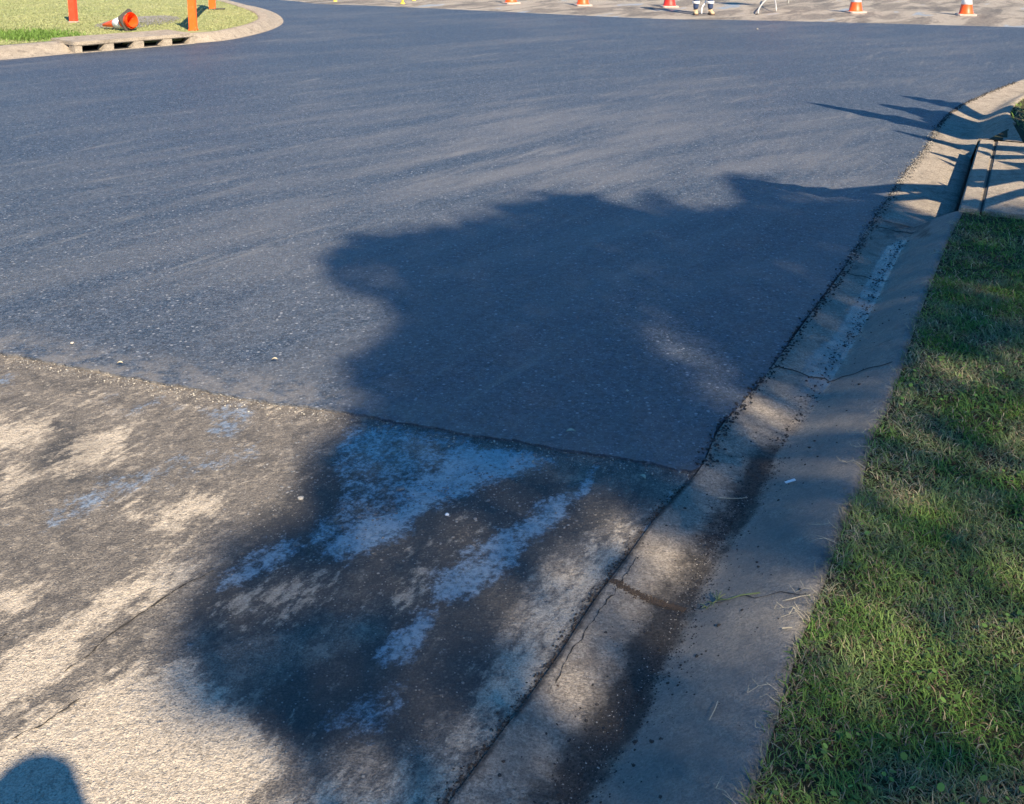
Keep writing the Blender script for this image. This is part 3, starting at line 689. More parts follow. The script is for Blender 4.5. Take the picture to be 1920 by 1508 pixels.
wr = link('worn_road', me, M_oldn); tag(wr, kind='structure')

# new asphalt mat
Jpx = [(-700, 560), (-300, 615), (0, 660), (120, 683), (300, 716), (480, 748), (620, 768), (720, 784), (880, 812), (1040, 838), (1180, 860), (1300, 882)]
Fpx = [(560, 3.0), (600, 7.5), (700, 11), (900, 20), (1067, 28), (1240, 35.5), (1400, 38), (1650, 44), (1900, 51), (2400, 66), (3000, 90)]
J = resample([G(a, b_, 0) for a, b_ in Jpx], 0.02)
def rough_edge(pts, amp, seed):
    r = random.Random(seed); out = []; a = 0
    for i, p in enumerate(pts):
        t = (pts[min(i + 1, len(pts) - 1)] - pts[max(i - 1, 0)]).normalized(); a = 0.7 * a + 0.3 * r.uniform(-1, 1) * 2
        o = amp * (a + 0.5 * r.uniform(-1, 1)); out.append(p + Vector((t.y, -t.x, 0)) * o)
    return out
Jr = rough_edge(J, 0.009, 1)
ie = min(range(len(Es)), key=lambda i: abs(PX(Es[i].x, Es[i].y, 0)[1] - 878))
iF = min(range(len(Es)), key=lambda i: (Es[i] - G(2400, 66, 0)).length if Es[i].x < 14 else 99)
Er = rough_edge(resample(Es[ie + 1:iF], 0.025), 0.005, 2)
Er = [p + Vector((-0.006, 0.003, 0)) for p in Er]
Fw = rough_edge(resample([G(a, b_, 0) for a, b_ in reversed(Fpx[:-1])], 0.08), 0.012, 3)
Iedge = [Vector(p) for p in E2[::-1]]
k0 = min(range(len(Iedge)), key=lambda i: abs(PX(Iedge[i].x, Iedge[i].y, 0)[0] - 400) + (50 if PX(Iedge[i].x, Iedge[i].y, 0)[1] > 30 else 0))
side = [G(480, -4), G(430, -9), G(385, -12)]
bnd = Jr + Er + Fw + side + Iedge[k0 + 4:]
V, F = sheet([(p.x, p.y) for p in bnd], -0.001, 0.03)
nr = link('new_road', npmesh('new_road', V, F), M_new); tag(nr, kind='structure')

# ============================================================ LOOSE STONES (stuff)
ico = bmesh.new(); bmesh.ops.create_icosphere(ico, subdivisions=1, radius=1); icoV = np.array([v.co[:] for v in ico.verts]); icoF = np.array([[v.index for v in f.verts] for f in ico.faces]); ico.free()
def pebbles(name, P, S, mat, label, cat, flat=0.6):
    n = len(P); k = len(icoV)
    sc = S[:, None, None] * rng.uniform(0.6, 1.25, (n, 1, 3)) * np.array([1, 1, flat]); jit = rng.uniform(0.75, 1.2, (n, k, 1))
    a = rng.uniform(0, 6.28, n); V = icoV[None] * sc * jit
    x = V[..., 0] * np.cos(a)[:, None] - V[..., 1] * np.sin(a)[:, None]; y = V[..., 0] * np.sin(a)[:, None] + V[..., 1] * np.cos(a)[:, None]
    V = np.stack([x, y, V[..., 2]], -1) + P[:, None, :]
    F = (icoF[None] + (np.arange(n) * k)[:, None, None]).reshape(-1, 3)
    o = link(name, npmesh(name, V.reshape(-1, 3), F), mat); tag(o, label, cat, kind='stuff'); return o
def logsize(n, lo, hi, p=2.5): return lo + (hi - lo) * rng.random(n) ** p
# crumbs lying in the gutter
R_ = np.array([[tuple(p) for p in r] for r in rows]); nr_, nc_, _ = R_.shape
def kerbpts(n, cmean, csd, v0, v1, grow=1.0):
    out = []
    jj = np.array([j for j in range(nr_ - 1) if v0 < PX(*R_[j, 0])[1] < v1 and R_[j, 0, 1] > 0.4])
    while len(out) < n:
        j = rng.choice(jj); c = rng.normal(cmean, csd) + 0.05 * math.sin(j * 0.2)
        if c < 0.02 or c > 1.95: continue
        f = c * 9 if c <= 1 else 9 + (c - 1) * 11; k = int(f); fr = f - k
        p = R_[j, k] * (1 - fr) + R_[j, k + 1] * fr + (R_[j + 1, 0] - R_[j, 0]) * rng.random(); out.append(p)
    return np.array(out)
pebbles('gutter_grit', kerbpts(5200, 0.97, 0.13, 840, 2200), logsize(5200, 0.0008, 0.0036), M_pebd, 'dark gritty crumbs lying along the near gutter', 'grit')
pebbles('gutter_grit', kerbpts(900, 0.9, 0.3, 800, 2200), logsize(900, 0.001, 0.0055), M_pebd, 'scattered black bitumen crumbs on the near kerb concrete', 'grit')
pebbles('gutter_grit', kerbpts(1500, 0.94, 0.16, 900, 2200), logsize(1500, 0.0007, 0.0026, 3), M_pebl, 'pale tiny stones lying among the dark gutter crumbs', 'grit')
pebbles('gutter_grit', kerbpts(1000, 0.86, 0.09, 440, 800), logsize(1000, 0.001, 0.007, 3), M_pebd, 'black bitumen crumbs in the damp bluish far gutter', 'grit')
pebbles('gutter_grit', kerbpts(160, 1.35, 0.28, 560, 1500), logsize(160, 0.002, 0.008), M_pebd, 'sparse black crumbs on the sloping kerb face', 'grit')
Ed = [p for p in Es if PX(p.x, p.y, 0)[1] > 895 and p.y > 0.9]
jr = min(range(nr_), key=lambda k: abs(PX(*R_[k, 0])[1] - 1083) + (0 if R_[k, 0, 1] > 0.5 else 9e3)); tj = R_[jr + 1, 0] - R_[jr, 0]; tj /= np.linalg.norm(tj)
ff = rng.random(1500) ** 0.8 * 9; kk_ = ff.astype(int).clip(0, 8); fr_ = (ff - kk_)[:, None]
Pj = R_[jr, kk_] * (1 - fr_) + R_[jr, kk_ + 1] * fr_ + tj[None] * (rng.normal(size=1500) * (0.0035 + 0.004 * np.sin(ff / 9 * 3.1)) + 0.006 * np.sin(ff * 0.9))[:, None]
pebbles('joint_debris', Pj + [0, 0, 0.001], logsize(1500, 0.0012, 0.0036, 2), plain('brown_joint_dirt', (0.085, 0.06, 0.042), 0.95, var=0.5, sc=200), 'brown dirt packed in the channel joint by the bright sun patch', 'debris')
# crumbly joint and edge
def edgepts(c, n, sd, z, bias=0.0):
    k = rng.integers(1, len(c) - 1, n); P = np.array([tuple(c[i]) for i in k]); t = np.array([tuple((c[i + 1] - c[i - 1]).normalized()) for i in k])
    o = rng.normal(bias, sd, n); return P + np.stack([t[:, 1] * o, -t[:, 0] * o, np.full(n, z)], -1) + rng.normal(0, 0.01, (n, 3)) * [1, 1, 0]
Jv = [p for p in J if p.x > -4]
pebbles('joint_crumbs', edgepts(Jv, 2600, 0.025, -0.009, 0.03), logsize(2600, 0.0012, 0.005), M_pebg, 'grey crumbs along the joint where new asphalt meets worn road', 'gravel')
pebbles('joint_crumbs', edgepts(Jv, 1100, 0.035, -0.007, 0.035), logsize(1100, 0.0012, 0.005), M_pebl, 'pale stones scattered along the asphalt joint', 'gravel')
Ev = [p for p in Es[ie:] if p.y < 12.5]
pebbles('edge_crumbs', edgepts(Ev, 4200, 0.012, 0.001, 0.006), logsize(4200, 0.0015, 0.0075, 2), M_pebd, 'dark crumbs along the new asphalt edge at the gutter', 'gravel')
pebbles('edge_crumbs', edgepts(Ed, 4200, 0.010, -0.006, -0.002), logsize(4200, 0.0012, 0.0045, 3), plain('brown_debris', (0.07, 0.05, 0.038), 0.95, var=0.5, sc=200), 'dark brown debris filling the crack between worn road and kerb', 'debris')
Ev2 = [p for p in Es[ie:] if 5.5 < p.y < 9.6]
pebbles('edge_crumbs', edgepts(Ev2, 2200, 0.022, 0.002, 0.010), logsize(2200, 0.0015, 0.0075, 3), plain('pale_mix', (0.36, 0.33, 0.29), 0.85, var=0.6, sc=60), 'pale crumbs along the asphalt edge by the drain apron', 'gravel')
# stones over the worn road, denser in the damp patch
def roadpts(n, test, z):
    out = []
    while len(out) < n:
        uu = rng.uniform(-100, 1300, 4000); vv = 700 + 1000 * rng.random(4000) ** 1.0
        for a, b_ in zip(uu, vv):
            lim = np.interp(a, [p[0] for p in Jpx], [p[1] for p in Jpx]) + 6
            rt = np.interp(b_, [878, 1130, 1508, 1710], [1300, 1105, 835, 690])
            if b_ < lim or a > rt: continue
            if rng.random() > test(a, b_): continue
            p = G(a, b_, z); out.append(tuple(p))
            if len(out) >= n: break
    return np.array(out)
wetp = WET[0][0]
pebbles('road_stones', roadpts(8000, lambda a, b_: 0.6, -0.0125), logsize(8000, 0.001, 0.0034, 3), M_pebl, 'small pale stones spread over the worn road', 'gravel', 0.45)
def near_wet(a, b_): return float(np.exp(-ellipse(a, b_, 760, 880, 260, 100, -8)))
pebbles('road_stones', roadpts(2600, near_wet, -0.011), logsize(2600, 0.002, 0.007, 3), M_pebg, 'grey chips scattered over the damp patch below the joint', 'gravel', 0.4)
# grey gravel heap by the fallen cone
hc = G(262, 42, 0.12); n = 5000
a = rng.uniform(0, 6.28, n); r = np.sqrt(rng.random(n)) ; hx = hc.x + 0.62 * r * np.cos(a); hy = hc.y + 1.3 * r * np.sin(a); hz = 0.12 + 0.07 * (1 - r) ** 0.8 + 0.01 * rng.random(n)
keep = (rng.random(n) < 1.2 - r) & (hy > G(262, 62, .12).y)
Ph = np.stack([hx, hy, hz], -1)[keep]
pebbles('gravel_heap', Ph, logsize(len(Ph), 0.006, 0.02), M_pebg, 'low heap of pale grey gravel beside the fallen cone on the island', 'gravel')

pebbles('road_stones', roadpts(7000, lambda a, b_: 0.6, -0.012), logsize(7000, 0.0012, 0.0045, 3), M_pebg, 'small grey chips spread over the worn road', 'gravel', 0.4)
def crack(pts, wd, z_, par, seed):
    r_ = random.Random(seed); C_ = resample([G(a_, b_, z_) for a_, b_ in pts], 0.012); V = []; F = []; a_ = 0
    for i, p_ in enumerate(C_):
        t_ = (C_[min(i + 1, len(C_) - 1)] - C_[max(i - 1, 0)]).normalized(); n_v = Vector((t_.y, -t_.x, 0)); a_ = 0.75 * a_ + r_.uniform(-1, 1) * 0.004; w_ = wd * r_.uniform(0.15, 1.3) * math.sin(math.pi * (i + 0.5) / len(C_)) ** 0.4
        V += [p_ + n_v * (a_ - w_), p_ + n_v * (a_ + w_)]
    for i in range(len(C_) - 1): F.append((2 * i, 2 * i + 1, 2 * i + 3, 2 * i + 2))
    if par is kerb:
        for q_ in V: dd = (R_[..., 0] - q_.x) ** 2 + (R_[..., 1] - q_.y) ** 2; q_.z = float(R_[np.unravel_index(dd.argmin(), dd.shape)][2]) + 0.0015
    me = bpy.data.meshes.new('crack'); me.from_pydata([tuple(q_) for q_ in V], [], F); return link('crack', me, M_slabgap, par)
crack([(400, 1068), (345, 1098), (300, 1128), (235, 1172), (170, 1225), (120, 1262)], 0.0035, -0.0085, wr, 3)
crack([(-40, 1225), (0, 1198), (14, 1188)], 0.004, -0.0085, wr, 4)
crack([(150, 1310), (90, 1352), (20, 1385)], 0.003, -0.0085, wr, 5)
crack([(1196, 1035), (1160, 1098), (1105, 1170), (1062, 1240), (1030, 1290)], 0.0016, 0.001, kerb, 6)
# single stones and scraps one can pick out
def stone(u_, v_, s, mat, lab, z=0.0, nm='stone', cat='stone', fl=0.6):
    bm = bmesh.new(); bmesh.ops.create_icosphere(bm, subdivisions=2, radius=s)
    rr = random.Random(int(u_ + v_))
    for q in bm.verts: q.co *= rr.uniform(0.8, 1.15); q.co.z *= fl
    p = G(u_, v_, z); o = bmo(nm, bm, mat, smooth=True); o.location = p + Vector((0, 0, s * fl * 0.5)); o.rotation_euler.z = rr.uniform(0, 6); tag(o, lab, cat); return o
stone(564, 936, 0.011, M_pebl, 'pale round stone alone left of the large damp patch', -0.011)
stone(750, 917, 0.016, M_pebg, 'dark flat stone inside the large damp patch', -0.011, fl=0.4)
stone(838, 966, 0.007, M_white, 'white small stone below the large damp patch', -0.011)
stone(556, 1022, 0.011, M_pebg, 'grey stone at the narrow neck of the damp patch', -0.011, fl=0.45)
stone(135, 644, 0.009, M_pebl, 'pale chip on the new asphalt above the left joint', 0.004, fl=0.5)
stone(1176, 733, 0.006, M_pebl, 'pale stone chip on shaded new asphalt left of the kerb joint', 0.004)
stone(1420, 55, 0.02, M_pebl, 'pale speck of stone on the far sunlit new asphalt', 0.004)
for q in ((1394, 763), (45, 760)): pass
p = G(1482, 908, 0.05)
bm = bmesh.new(); box(bm, Vector((0, 0, 0.002)), (0.036, 0.012, 0.002), bev=0.0008)
for q in bm.verts: q.co.z += 0.006 * (q.co.x / 0.018) ** 2
o = bmo('paper_scrap', bm, M_paper); tag(o, 'small white paper scrap lying on the kerb slope', 'litter')
def kerb_z(x, y):
    dd = (R_[..., 0] - x) ** 2 + (R_[..., 1] - y) ** 2; j = np.unravel_index(dd.argmin(), dd.shape); return float(R_[j][2])
def on_kerb(u_, v_):
    z_ = 0.05
    for _ in range(8): p_ = G(u_, v_, z_); z_ = 0.5 * z_ + 0.5 * kerb_z(p_.x, p_.y)
    return G(u_, v_, z_)
o.location = on_kerb(1482, 908) + Vector((0, 0, 0.004)); o.rotation_euler = (0, -0.2, R(12))
def twig(pts, mat, lab, nm='twig', r=0.0016, lift=0.004, extra=()):
    W_ = [on_kerb(*q) + Vector((0, 0, lift + 0.003 * math.sin(i * 1.9))) for i, q in enumerate(pts)]
    bm = bmesh.new(); tube(bm, W_, [r * (1 - 0.5 * i / len(W_)) for i in range(len(W_))], 5)
    for i0, du, dv in extra:
        b0 = W_[i0]; e_ = on_kerb(pts[i0][0] + du, pts[i0][1] + dv) + Vector((0, 0, lift + 0.008)); tube(bm, [b0, (b0 + e_) / 2 + Vector((0, 0, .004)), e_], [r * .8, r * .6, r * .3], 4)
    o_ = bmo(nm, bm, mat); tag(o_, lab, 'twig' if nm == 'twig' else 'grass'); return o_
twig([(1425, 1114), (1390, 1120), (1365, 1125), (1345, 1127), (1335, 1136), (1325, 1142)], M_green, 'green leafy sprig lying across the gutter slope below the crack', 'grass_sprig', 0.0022, 0.004,
     ((3, -3, -14), (3, 8, -12), (3, -12, -8), (3, 15, -6), (3, 12, 4), (4, -14, 2), (5, -14, -2), (5, -2, 8), (5, -10, 6), (4, 4, 9)))
twig([(1345, 935), (1365, 938), (1385, 936), (1402, 934)], M_dry, 'thin dry twig lying in the dark gutter dirt')
twig([(1346, 1318), (1340, 1335), (1330, 1352)], M_dry, 'short dry twig on the shaded kerb slope near the bottom', r=0.0012)
twig([(1466, 1130), (1485, 1127), (1500, 1120), (1520, 1117)], M_dry, 'pale dry runner reaching onto the kerb from the grass', r=0.0016)
twig([(1466, 1181), (1485, 1181)], M_dry, 'short bright straw on the kerb beside the grass edge', r=0.0018)
def leaf(u_, v_, L, lab, z_=-0.01, rz=0.6):
    bm = bmesh.new(); n_l = 8; V_ = []
    for i in range(n_l + 1):
        f = i / n_l; w_ = 0.24 * L * math.sin(math.pi * f) ** 0.8 + 0.0004; V_.append([bm.verts.new((f * L - L / 2, s_ * w_, 0.004 + 0.006 * math.sin(f * 3) + 0.004 * abs(s_))) for s_ in (-1, 0, 1)])
    for a_, b_ in zip(V_, V_[1:]):
        for k in range(2): bm.faces.new((a_[k], b_[k], b_[k + 1], a_[k + 1]))
    o_ = bmo('dry_leaf', bm, M_dry, smooth=True); o_.location = G(u_, v_, z_); o_.rotation_euler.z = rz; tag(o_, lab, 'leaf'); return o_
leaf(1205, 898, 0.03, 'small pale curled leaf on shaded worn road near the asphalt corner', rz=-1.0)
leaf(1070, 812, 0.035, 'pale leaf on the new asphalt just above the joint', 0.004, 0.1)
leaf(225, 684, 0.025, 'thin pale leaf on sunlit asphalt above the left joint', 0.004, 0.1)
leaf(515, 677, 0.025, 'thin pale leaf on asphalt left of the tree shadow', 0.004, 0.0)

# ============================================================ GRASS
def blades(name, P, L, W, cols, label, tiltlo=30, tilthi=86, mat=None):
    n = len(P); a = rng.uniform(0, 2 * math.pi, n); tl = np.radians(rng.uniform(tiltlo, tilthi, n))
    dx, dy = np.cos(a), np.sin(a); px_, py_ = -dy, dx
    a2 = a + rng.normal(0, 0.5, n); ex, ey = np.cos(a2), np.sin(a2)
    bend = np.clip(tl + rng.uniform(0.15, 0.7, n), 0, 1.62)
    h1, h2 = np.sin(tl) * L * 0.5, np.sin(bend) * L * 0.5; z1, z2 = np.cos(tl) * L * 0.5, np.cos(bend) * L * 0.5
    m = P + np.stack([dx * h1, dy * h1, z1], -1); t = m + np.stack([ex * h2, ey * h2, z2], -1)
    t[:, 2] = np.maximum(t[:, 2], P[:, 2] + 0.001)
    wv = np.stack([px_, py_, rng.uniform(-.5, .5, n)], -1) * (W / 2)[:, None]
    V = np.stack([P - wv, P + wv, m - wv * 0.85, m + wv * 0.85, t], 1).reshape(-1, 3)
    b0 = np.arange(n) * 5
    F = np.concatenate([np.stack([b0, b0 + 1, b0 + 3], -1), np.stack([b0, b0 + 3, b0 + 2], -1), np.stack([b0 + 2, b0 + 3, b0 + 4], -1)])
    me = npmesh(name, V, F.astype(np.int32)); cattr(me, 'Col', np.repeat(cols, 5, 0))
    o = link(name, me, mat or M_grass)
    if label: tag(o, label, 'grass', kind='stuff')
    return o
Barr = np.array([[r[-2].x, r[-2].y] for r in rows]); Btan = np.gradient(Barr, axis=0); Btan /= np.linalg.norm(Btan, axis=1)[:, None]
def right_of(x_, y_):
    "signed distance right of the kerb back (metres)"
    out = np.zeros(len(x_))
    for i in range(0, len(x_), 20000):
        xs, ys = x_[i:i + 20000], y_[i:i + 20000]
        d_ = (Barr[::3, 0][None] - xs[:, None]) ** 2 + (Barr[::3, 1][None] - ys[:, None]) ** 2; j = d_.argmin(1) * 3
        out[i:i + 20000] = (xs - Barr[j, 0]) * Btan[j, 1] - (ys - Barr[j, 1]) * Btan[j, 0]
    return out
def gcolor(x_, y_, dry=0.0):
    n = len(x_); pt = fbm(x_ * 5, y_ * 5, 3, 40); p2 = fbm(x_ * 1.6, y_ * 1.6, 3, 44); r_ = rng.random(n)
    g1 = np.array([0.14, 0.26, 0.05]); g2 = np.array([0.27, 0.37, 0.10]); g3 = np.array([0.20, 0.26, 0.11]); dr = np.array([0.48, 0.40, 0.24]); br = np.array([0.24, 0.16, 0.10])
    k = sstep(0.4, 0.62, pt)[:, None]; c = g1 * k + g3 * (1 - k)
    k = sstep(0.5, 0.65, p2)[:, None] * 0.6; c = c * (1 - k) + g2 * k
    dd = (r_ < 0.10 + dry + 0.30 * sstep(0.56, 0.68, 1 - pt))[:, None]; c = np.where(dd, dr * rng.uniform(0.6, 1.2, (n, 1)), c)
    bb = (rng.random(n) < 0.08)[:, None]; c = np.where(bb, br, c)
    return c * rng.uniform(0.65, 1.3, (n, 1))
Ax = []; tot = 0
def scatter(n, x0, x1, y0, y1):
    x_ = rng.uniform(x0, x1, n); y_ = rng.uniform(y0, y1, n); rd = right_of(x_, y_)
    u_, v_, f_ = PX(x_, y_, np.full(n, 0.11))
    return x_, y_, rd, u_, v_, f_
allP = []; allL = []; allW = []; allC = []
for (n, x0, x1, y0, y1, Lm, Wm) in ((130000, 0.1, 1.9, 1.2, 3.0, 0.026, 0.0021), (120000, 0.6, 2.8, 2.9, 5.0, 0.028, 0.0028), (70000, 1.6, 4.2, 4.9, 7.6, 0.03, 0.0036)):
    x_, y_, rd, u_, v_, f_ = scatter(n, x0, x1, y0, y1)
    k = (rd > 0.0 + 0.012 * rng.normal(size=n)) & (u_ < 2250) & (v_ < 1800) & (v_ > 385)
    q = np.stack([x_, y_], -1) - np.array([e0.x, e0.y]); al = q @ np.array([ldir.x, ldir.y]); ac = q @ np.array([lnor.x, lnor.y])
    k &= ~((al > -0.01) & (ac > -0.05))
    bare = fbm(x_ * 9, y_ * 9, 3, 60); k &= rng.random(n) < (0.55 + 0.45 * sstep(0.32, 0.5, bare))
    x_, y_, rd = x_[k], y_[k], rd[k]; m = len(x_)
    hgt = 0.7 + 0.6 * fbm(x_ * 7, y_ * 7, 2, 50); edge = np.exp(-rd / 0.03)
    allP.append(np.stack([x_, y_, np.full(m, 0.102) + 0.012 * fbm(x_ * 6, y_ * 6, 2, 51)], -1)); allL.append(Lm * hgt * rng.uniform(0.5, 1.5, m)); allW.append(Wm * rng.uniform(0.6, 1.4, m))
    c = gcolor(x_, y_); ee = rng.random(m) < edge * 0.5; c[ee] = np.array([0.4, 0.34, 0.22]) * rng.uniform(0.6, 1.1, (ee.sum(), 1)); allC.append(c)
blades('verge_grass', np.concatenate(allP), np.concatenate(allL), np.concatenate(allW), np.concatenate(allC), 'patchy mown green grass with dry straw on the right verge')
# beyond the slab
n = 16000; x_ = rng.uniform(2.8, 7.5, n); y_ = rng.uniform(7.8, 13, n); u_, v_, f_ = PX(x_, y_, np.full(n, 0.11))
Bf2 = np.array([[r[-2].x, r[-2].y] for r in rows3]); Bt2 = np.gradient(Bf2, axis=0); Bt2 /= np.linalg.norm(Bt2, axis=1)[:, None]
d_ = (Bf2[:, 0][None] - x_[:, None]) ** 2 + (Bf2[:, 1][None] - y_[:, None]) ** 2; j = d_.argmin(1); rd = (x_ - Bf2[j, 0]) * Bt2[j, 1] - (y_ - Bf2[j, 1]) * Bt2[j, 0]
q = np.stack([x_, y_], -1) - np.array([e0.x, e0.y]); al = q @ np.array([ldir.x, ldir.y]); ac = q @ np.array([lnor.x, lnor.y])
k = (rd > 0) & (al > L_ + 0.12) & (ac > 0.12) & (u_ < 2400)
m = k.sum(); blades('verge_grass', np.stack([x_[k], y_[k], np.full(m, 0.102)], -1), rng.uniform(0.04, 0.1, m), rng.uniform(0.004, 0.008, m), gcolor(x_[k], y_[k]) * [1.5, 1.35, 1.2], 'tufty grass behind the storm drain slab at the far right')
# dry runners hanging over the kerb
bm = bmesh.new()
for s_ in range(95):
    j = rng.integers(40, len(Barr) - 5)
    if not (380 < PX(Barr[j, 0], Barr[j, 1], 0.11)[1] < 1650): continue
    p = Vector((Barr[j, 0], Barr[j, 1], 0.112)); t_ = Vector((Btan[j, 0], Btan[j, 1], 0)); nn = Vector((-t_.y, t_.x, 0))
    p -= nn * rng.uniform(0, 0.03); L1 = rng.uniform(0.02, 0.075); sl_ = rng.uniform(-0.8, 0.8); pts = []
    for i in range(5):
        f = i / 4; q_ = p + nn * (L1 * f + 0.02 * f) + t_ * (sl_ * L1 * f + 0.006 * math.sin(f * 5 + s_)); zk = kerb_z(q_.x, q_.y); q_.z = max(zk, 0.0) + 0.006 + 0.01 * math.sin(f * 3.1) * rng.random(); pts.append(q_)
    tube(bm, pts, [0.0009 * (1 - 0.5 * i / 4) for i in range(5)], 4)
    if rng.random() < 0.5:
        for w_ in range(3): tube(bm, [pts[2 + w_ % 3], pts[2 + w_ % 3] + Vector((rng.uniform(-.02, .02), rng.uniform(-.02, .02), 0.012))], [0.0007, 0.0004], 4)
o = bmo('dry_runners', bm, M_dry); tag(o, 'thin dry grass runners trailing over the kerb edge', 'grass', kind='stuff')
# clover leaves among the grass
n = 2600; x_ = rng.uniform(0.3, 2.2, n); y_ = rng.uniform(1.5, 4.2, n); rd = right_of(x_, y_); k = (rd > 0.03) & (fbm(x_ * 4, y_ * 4, 2, 70) > 0.52); x_, y_ = x_[k], y_[k]; m = len(x_)
c0_ = np.stack([x_, y_, 0.122 + 0.012 * rng.random(m)], -1); rr = rng.uniform(0.004, 0.008, m); seg_ = 6
an = np.linspace(0, 2 * np.pi, seg_ + 1)[:-1]; tx = rng.uniform(-0.5, 0.5, (m, 2))
ring = np.stack([np.cos(an)[None] * rr[:, None], np.sin(an)[None] * rr[:, None], (np.cos(an)[None] * tx[:, :1] + np.sin(an)[None] * tx[:, 1:]) * rr[:, None]], -1) + c0_[:, None]
F = (np.arange(seg_)[None] + (np.arange(m) * seg_)[:, None]).astype(np.int32)
me = npmesh('clover', ring.reshape(-1, 3), F); cattr(me, 'Col', np.repeat(np.array([[0.2, 0.33, 0.07]]) * rng.uniform(0.6, 1.3, (m, 1)), seg_, 0)); o = link('clover', me, M_grass); tag(o, 'broad light green clover leaves among the verge grass', 'clover', kind='stuff')
# island turf
n = 90000; uu = rng.uniform(-150, 500, n); vv = rng.uniform(-16, 100, n); B2poly = [(PX(p.x, p.y, 0.13)[0], PX(p.x, p.y, 0.13)[1]) for p in B2[::3]] + [(-900, -60)]
k = inpoly(uu, vv, [(float(a_), float(b_)) for a_, b_ in B2poly]) & (rng.random(n) < 1.0)
inl = (uu > 120) & (uu < 392) & (vv > 74 - (uu - 120) * 17 / 270); k &= ~inl
P_ = np.array([tuple(G(a_, b_, 0.116)) for a_, b_ in zip(uu[k], vv[k])]); m = len(P_)
hp = (np.hypot((P_[:, 0] - hc.x) / 0.5, (P_[:, 1] - hc.y) / 1.0) > 0.85) | (rng.random(m) < 0.2); P_ = P_[hp]; m = len(P_)
pc = fbm(P_[:, 0] * 1.2, P_[:, 1] * 1.2, 3, 80)[:, None]; col = (np.array([0.40, 0.40, 0.19]) * pc + np.array([0.29, 0.33, 0.14]) * (1 - pc)) * rng.uniform(0.75, 1.3, (m, 1)) 
gb = (np.exp(-ellipse(*PX(P_[:, 0], P_[:, 1], P_[:, 2])[:2], 60, 68, 100, 11, 0)) > 0.25 + 0.6 * rng.random(m)); col[gb] = np.array([0.15, 0.25, 0.05]) * rng.uniform(0.7, 1.3, (gb.sum(), 1))
blades('island_grass', P_, np.where(gb, 0.07, 0.022) * rng.uniform(0.5, 1.3, m), rng.uniform(0.008, 0.016, m), col, 'sunlit yellow green turf on the corner island', 5, 60)

# ============================================================ CONES
def cone(loc, label, body=M_orange, base=M_palebase, slip=0.0, group='traffic cones standing on the worn road', H=0.7, nm='traffic_cone', rz=0.0):
    t = empty(nm, loc, rz); tag(t, label, 'traffic cone', group)
    rb0, rt = 0.142, 0.03; f = lambda z: rb0 + (rt - rb0) * (z - 0.035) / (H - 0.035)
    bm = bmesh.new(); prof_ = [(f(0.035) + 0.02, 0.03), (f(0.05), 0.05), (f(0.2), 0.2), (f(0.45), 0.45), (f(H), H), (f(H) - 0.006, H + 0.004), (f(H) - 0.01, H - 0.004), (f(0.45) - 0.006, 0.45), (f(0.03) - 0.006, 0.0)]
    revolve(bm, prof_, 28); bmo('body', bm, body, t, True)
    bm = bmesh.new(); revolve(bm, [(f(0.23) + 0.001, 0.23), (f(0.23) + 0.004, 0.232), (f(0.42) + 0.004, 0.418), (f(0.42) + 0.001, 0.42)], 28); bmo('collar', bm, M_white, t, True)
    bm = bmesh.new(); r_ = f(0.03) + 0.004; s = 0.185; seg = 32
    o_, i_ = [], []
    for z in (0.0, 0.028, 0.034):
        ring = []
        for k in range(seg):
            a = 2 * math.pi * (k + 0.5) / seg; c_, s2 = math.cos(a), math.sin(a); q = s / max(abs(c_), abs(s2)); q = min(q, s * 1.30) - (0.006 if z > 0.03 else 0)
            ring.append(bm.verts.new((c_ * q, s2 * q, z)))
        o_.append(ring)
    inn = [[bm.verts.new((r_ * math.cos(2 * math.pi * (k + 0.5) / seg), r_ * math.sin(2 * math.pi * (k + 0.5) / seg), z)) for k in range(seg)] for z in (0.0, 0.034)]
    def br(a, b_): [bm.faces.new((a[k], a[(k + 1) % seg], b_[(k + 1) % seg], b_[k])) for k in range(seg)]
    br(o_[0], o_[1]); br(o_[1], o_[2]); br(o_[2], inn[1]); br(inn[1], inn[0]); br(inn[0], o_[0])
    o_b = bmo('base', bm, base, t); o_b.location.z = slip
    return t
def at_road(u_, v_): p_ = G(u_, v_, -0.02); return (p_.x, p_.y, -0.024)
cone(at_road(958, 6.5), 'orange traffic cone on a pale base, leftmost of the upright cones', rz=0.5)
cone(at_road(1093, 10.5), 'orange traffic cone on a pale base, left of the worker and the red cone', rz=0.2)
cone(at_road(1255, 13), 'deep red traffic cone just left of the worker', body=M_red, rz=0.1)
cone(at_road(1604, 23.5), 'orange cone with white collar, second upright cone from the right', rz=0.15)
cone(at_road(1811, 28.5), 'orange cone with white collar, furthest right and nearest the kerb', rz=-0.2)
fc = cone((0, 0, 0), 'fallen orange and white cone lying on its side above the drain inlet', base=M_blackbase, slip=0.09, group=None, nm='fallen_traffic_cone')
axis = Vector((-0.90, 0.43, -0.0)).normalized()
q = Vector((0, 0, 1)).rotation_difference(Vector((axis.x, axis.y, -0.16)).normalized())
fc.rotation_mode = 'QUATERNION'; from mathutils import Quaternion
fc.rotation_quaternion = q @ Quaternion((0, 0, 1), R(38)); fb = G(250, 57, 0.13); fc.scale = (0.86, 0.86, 0.95); fc.location = (fb.x, fb.y, 0.13 + 0.165)

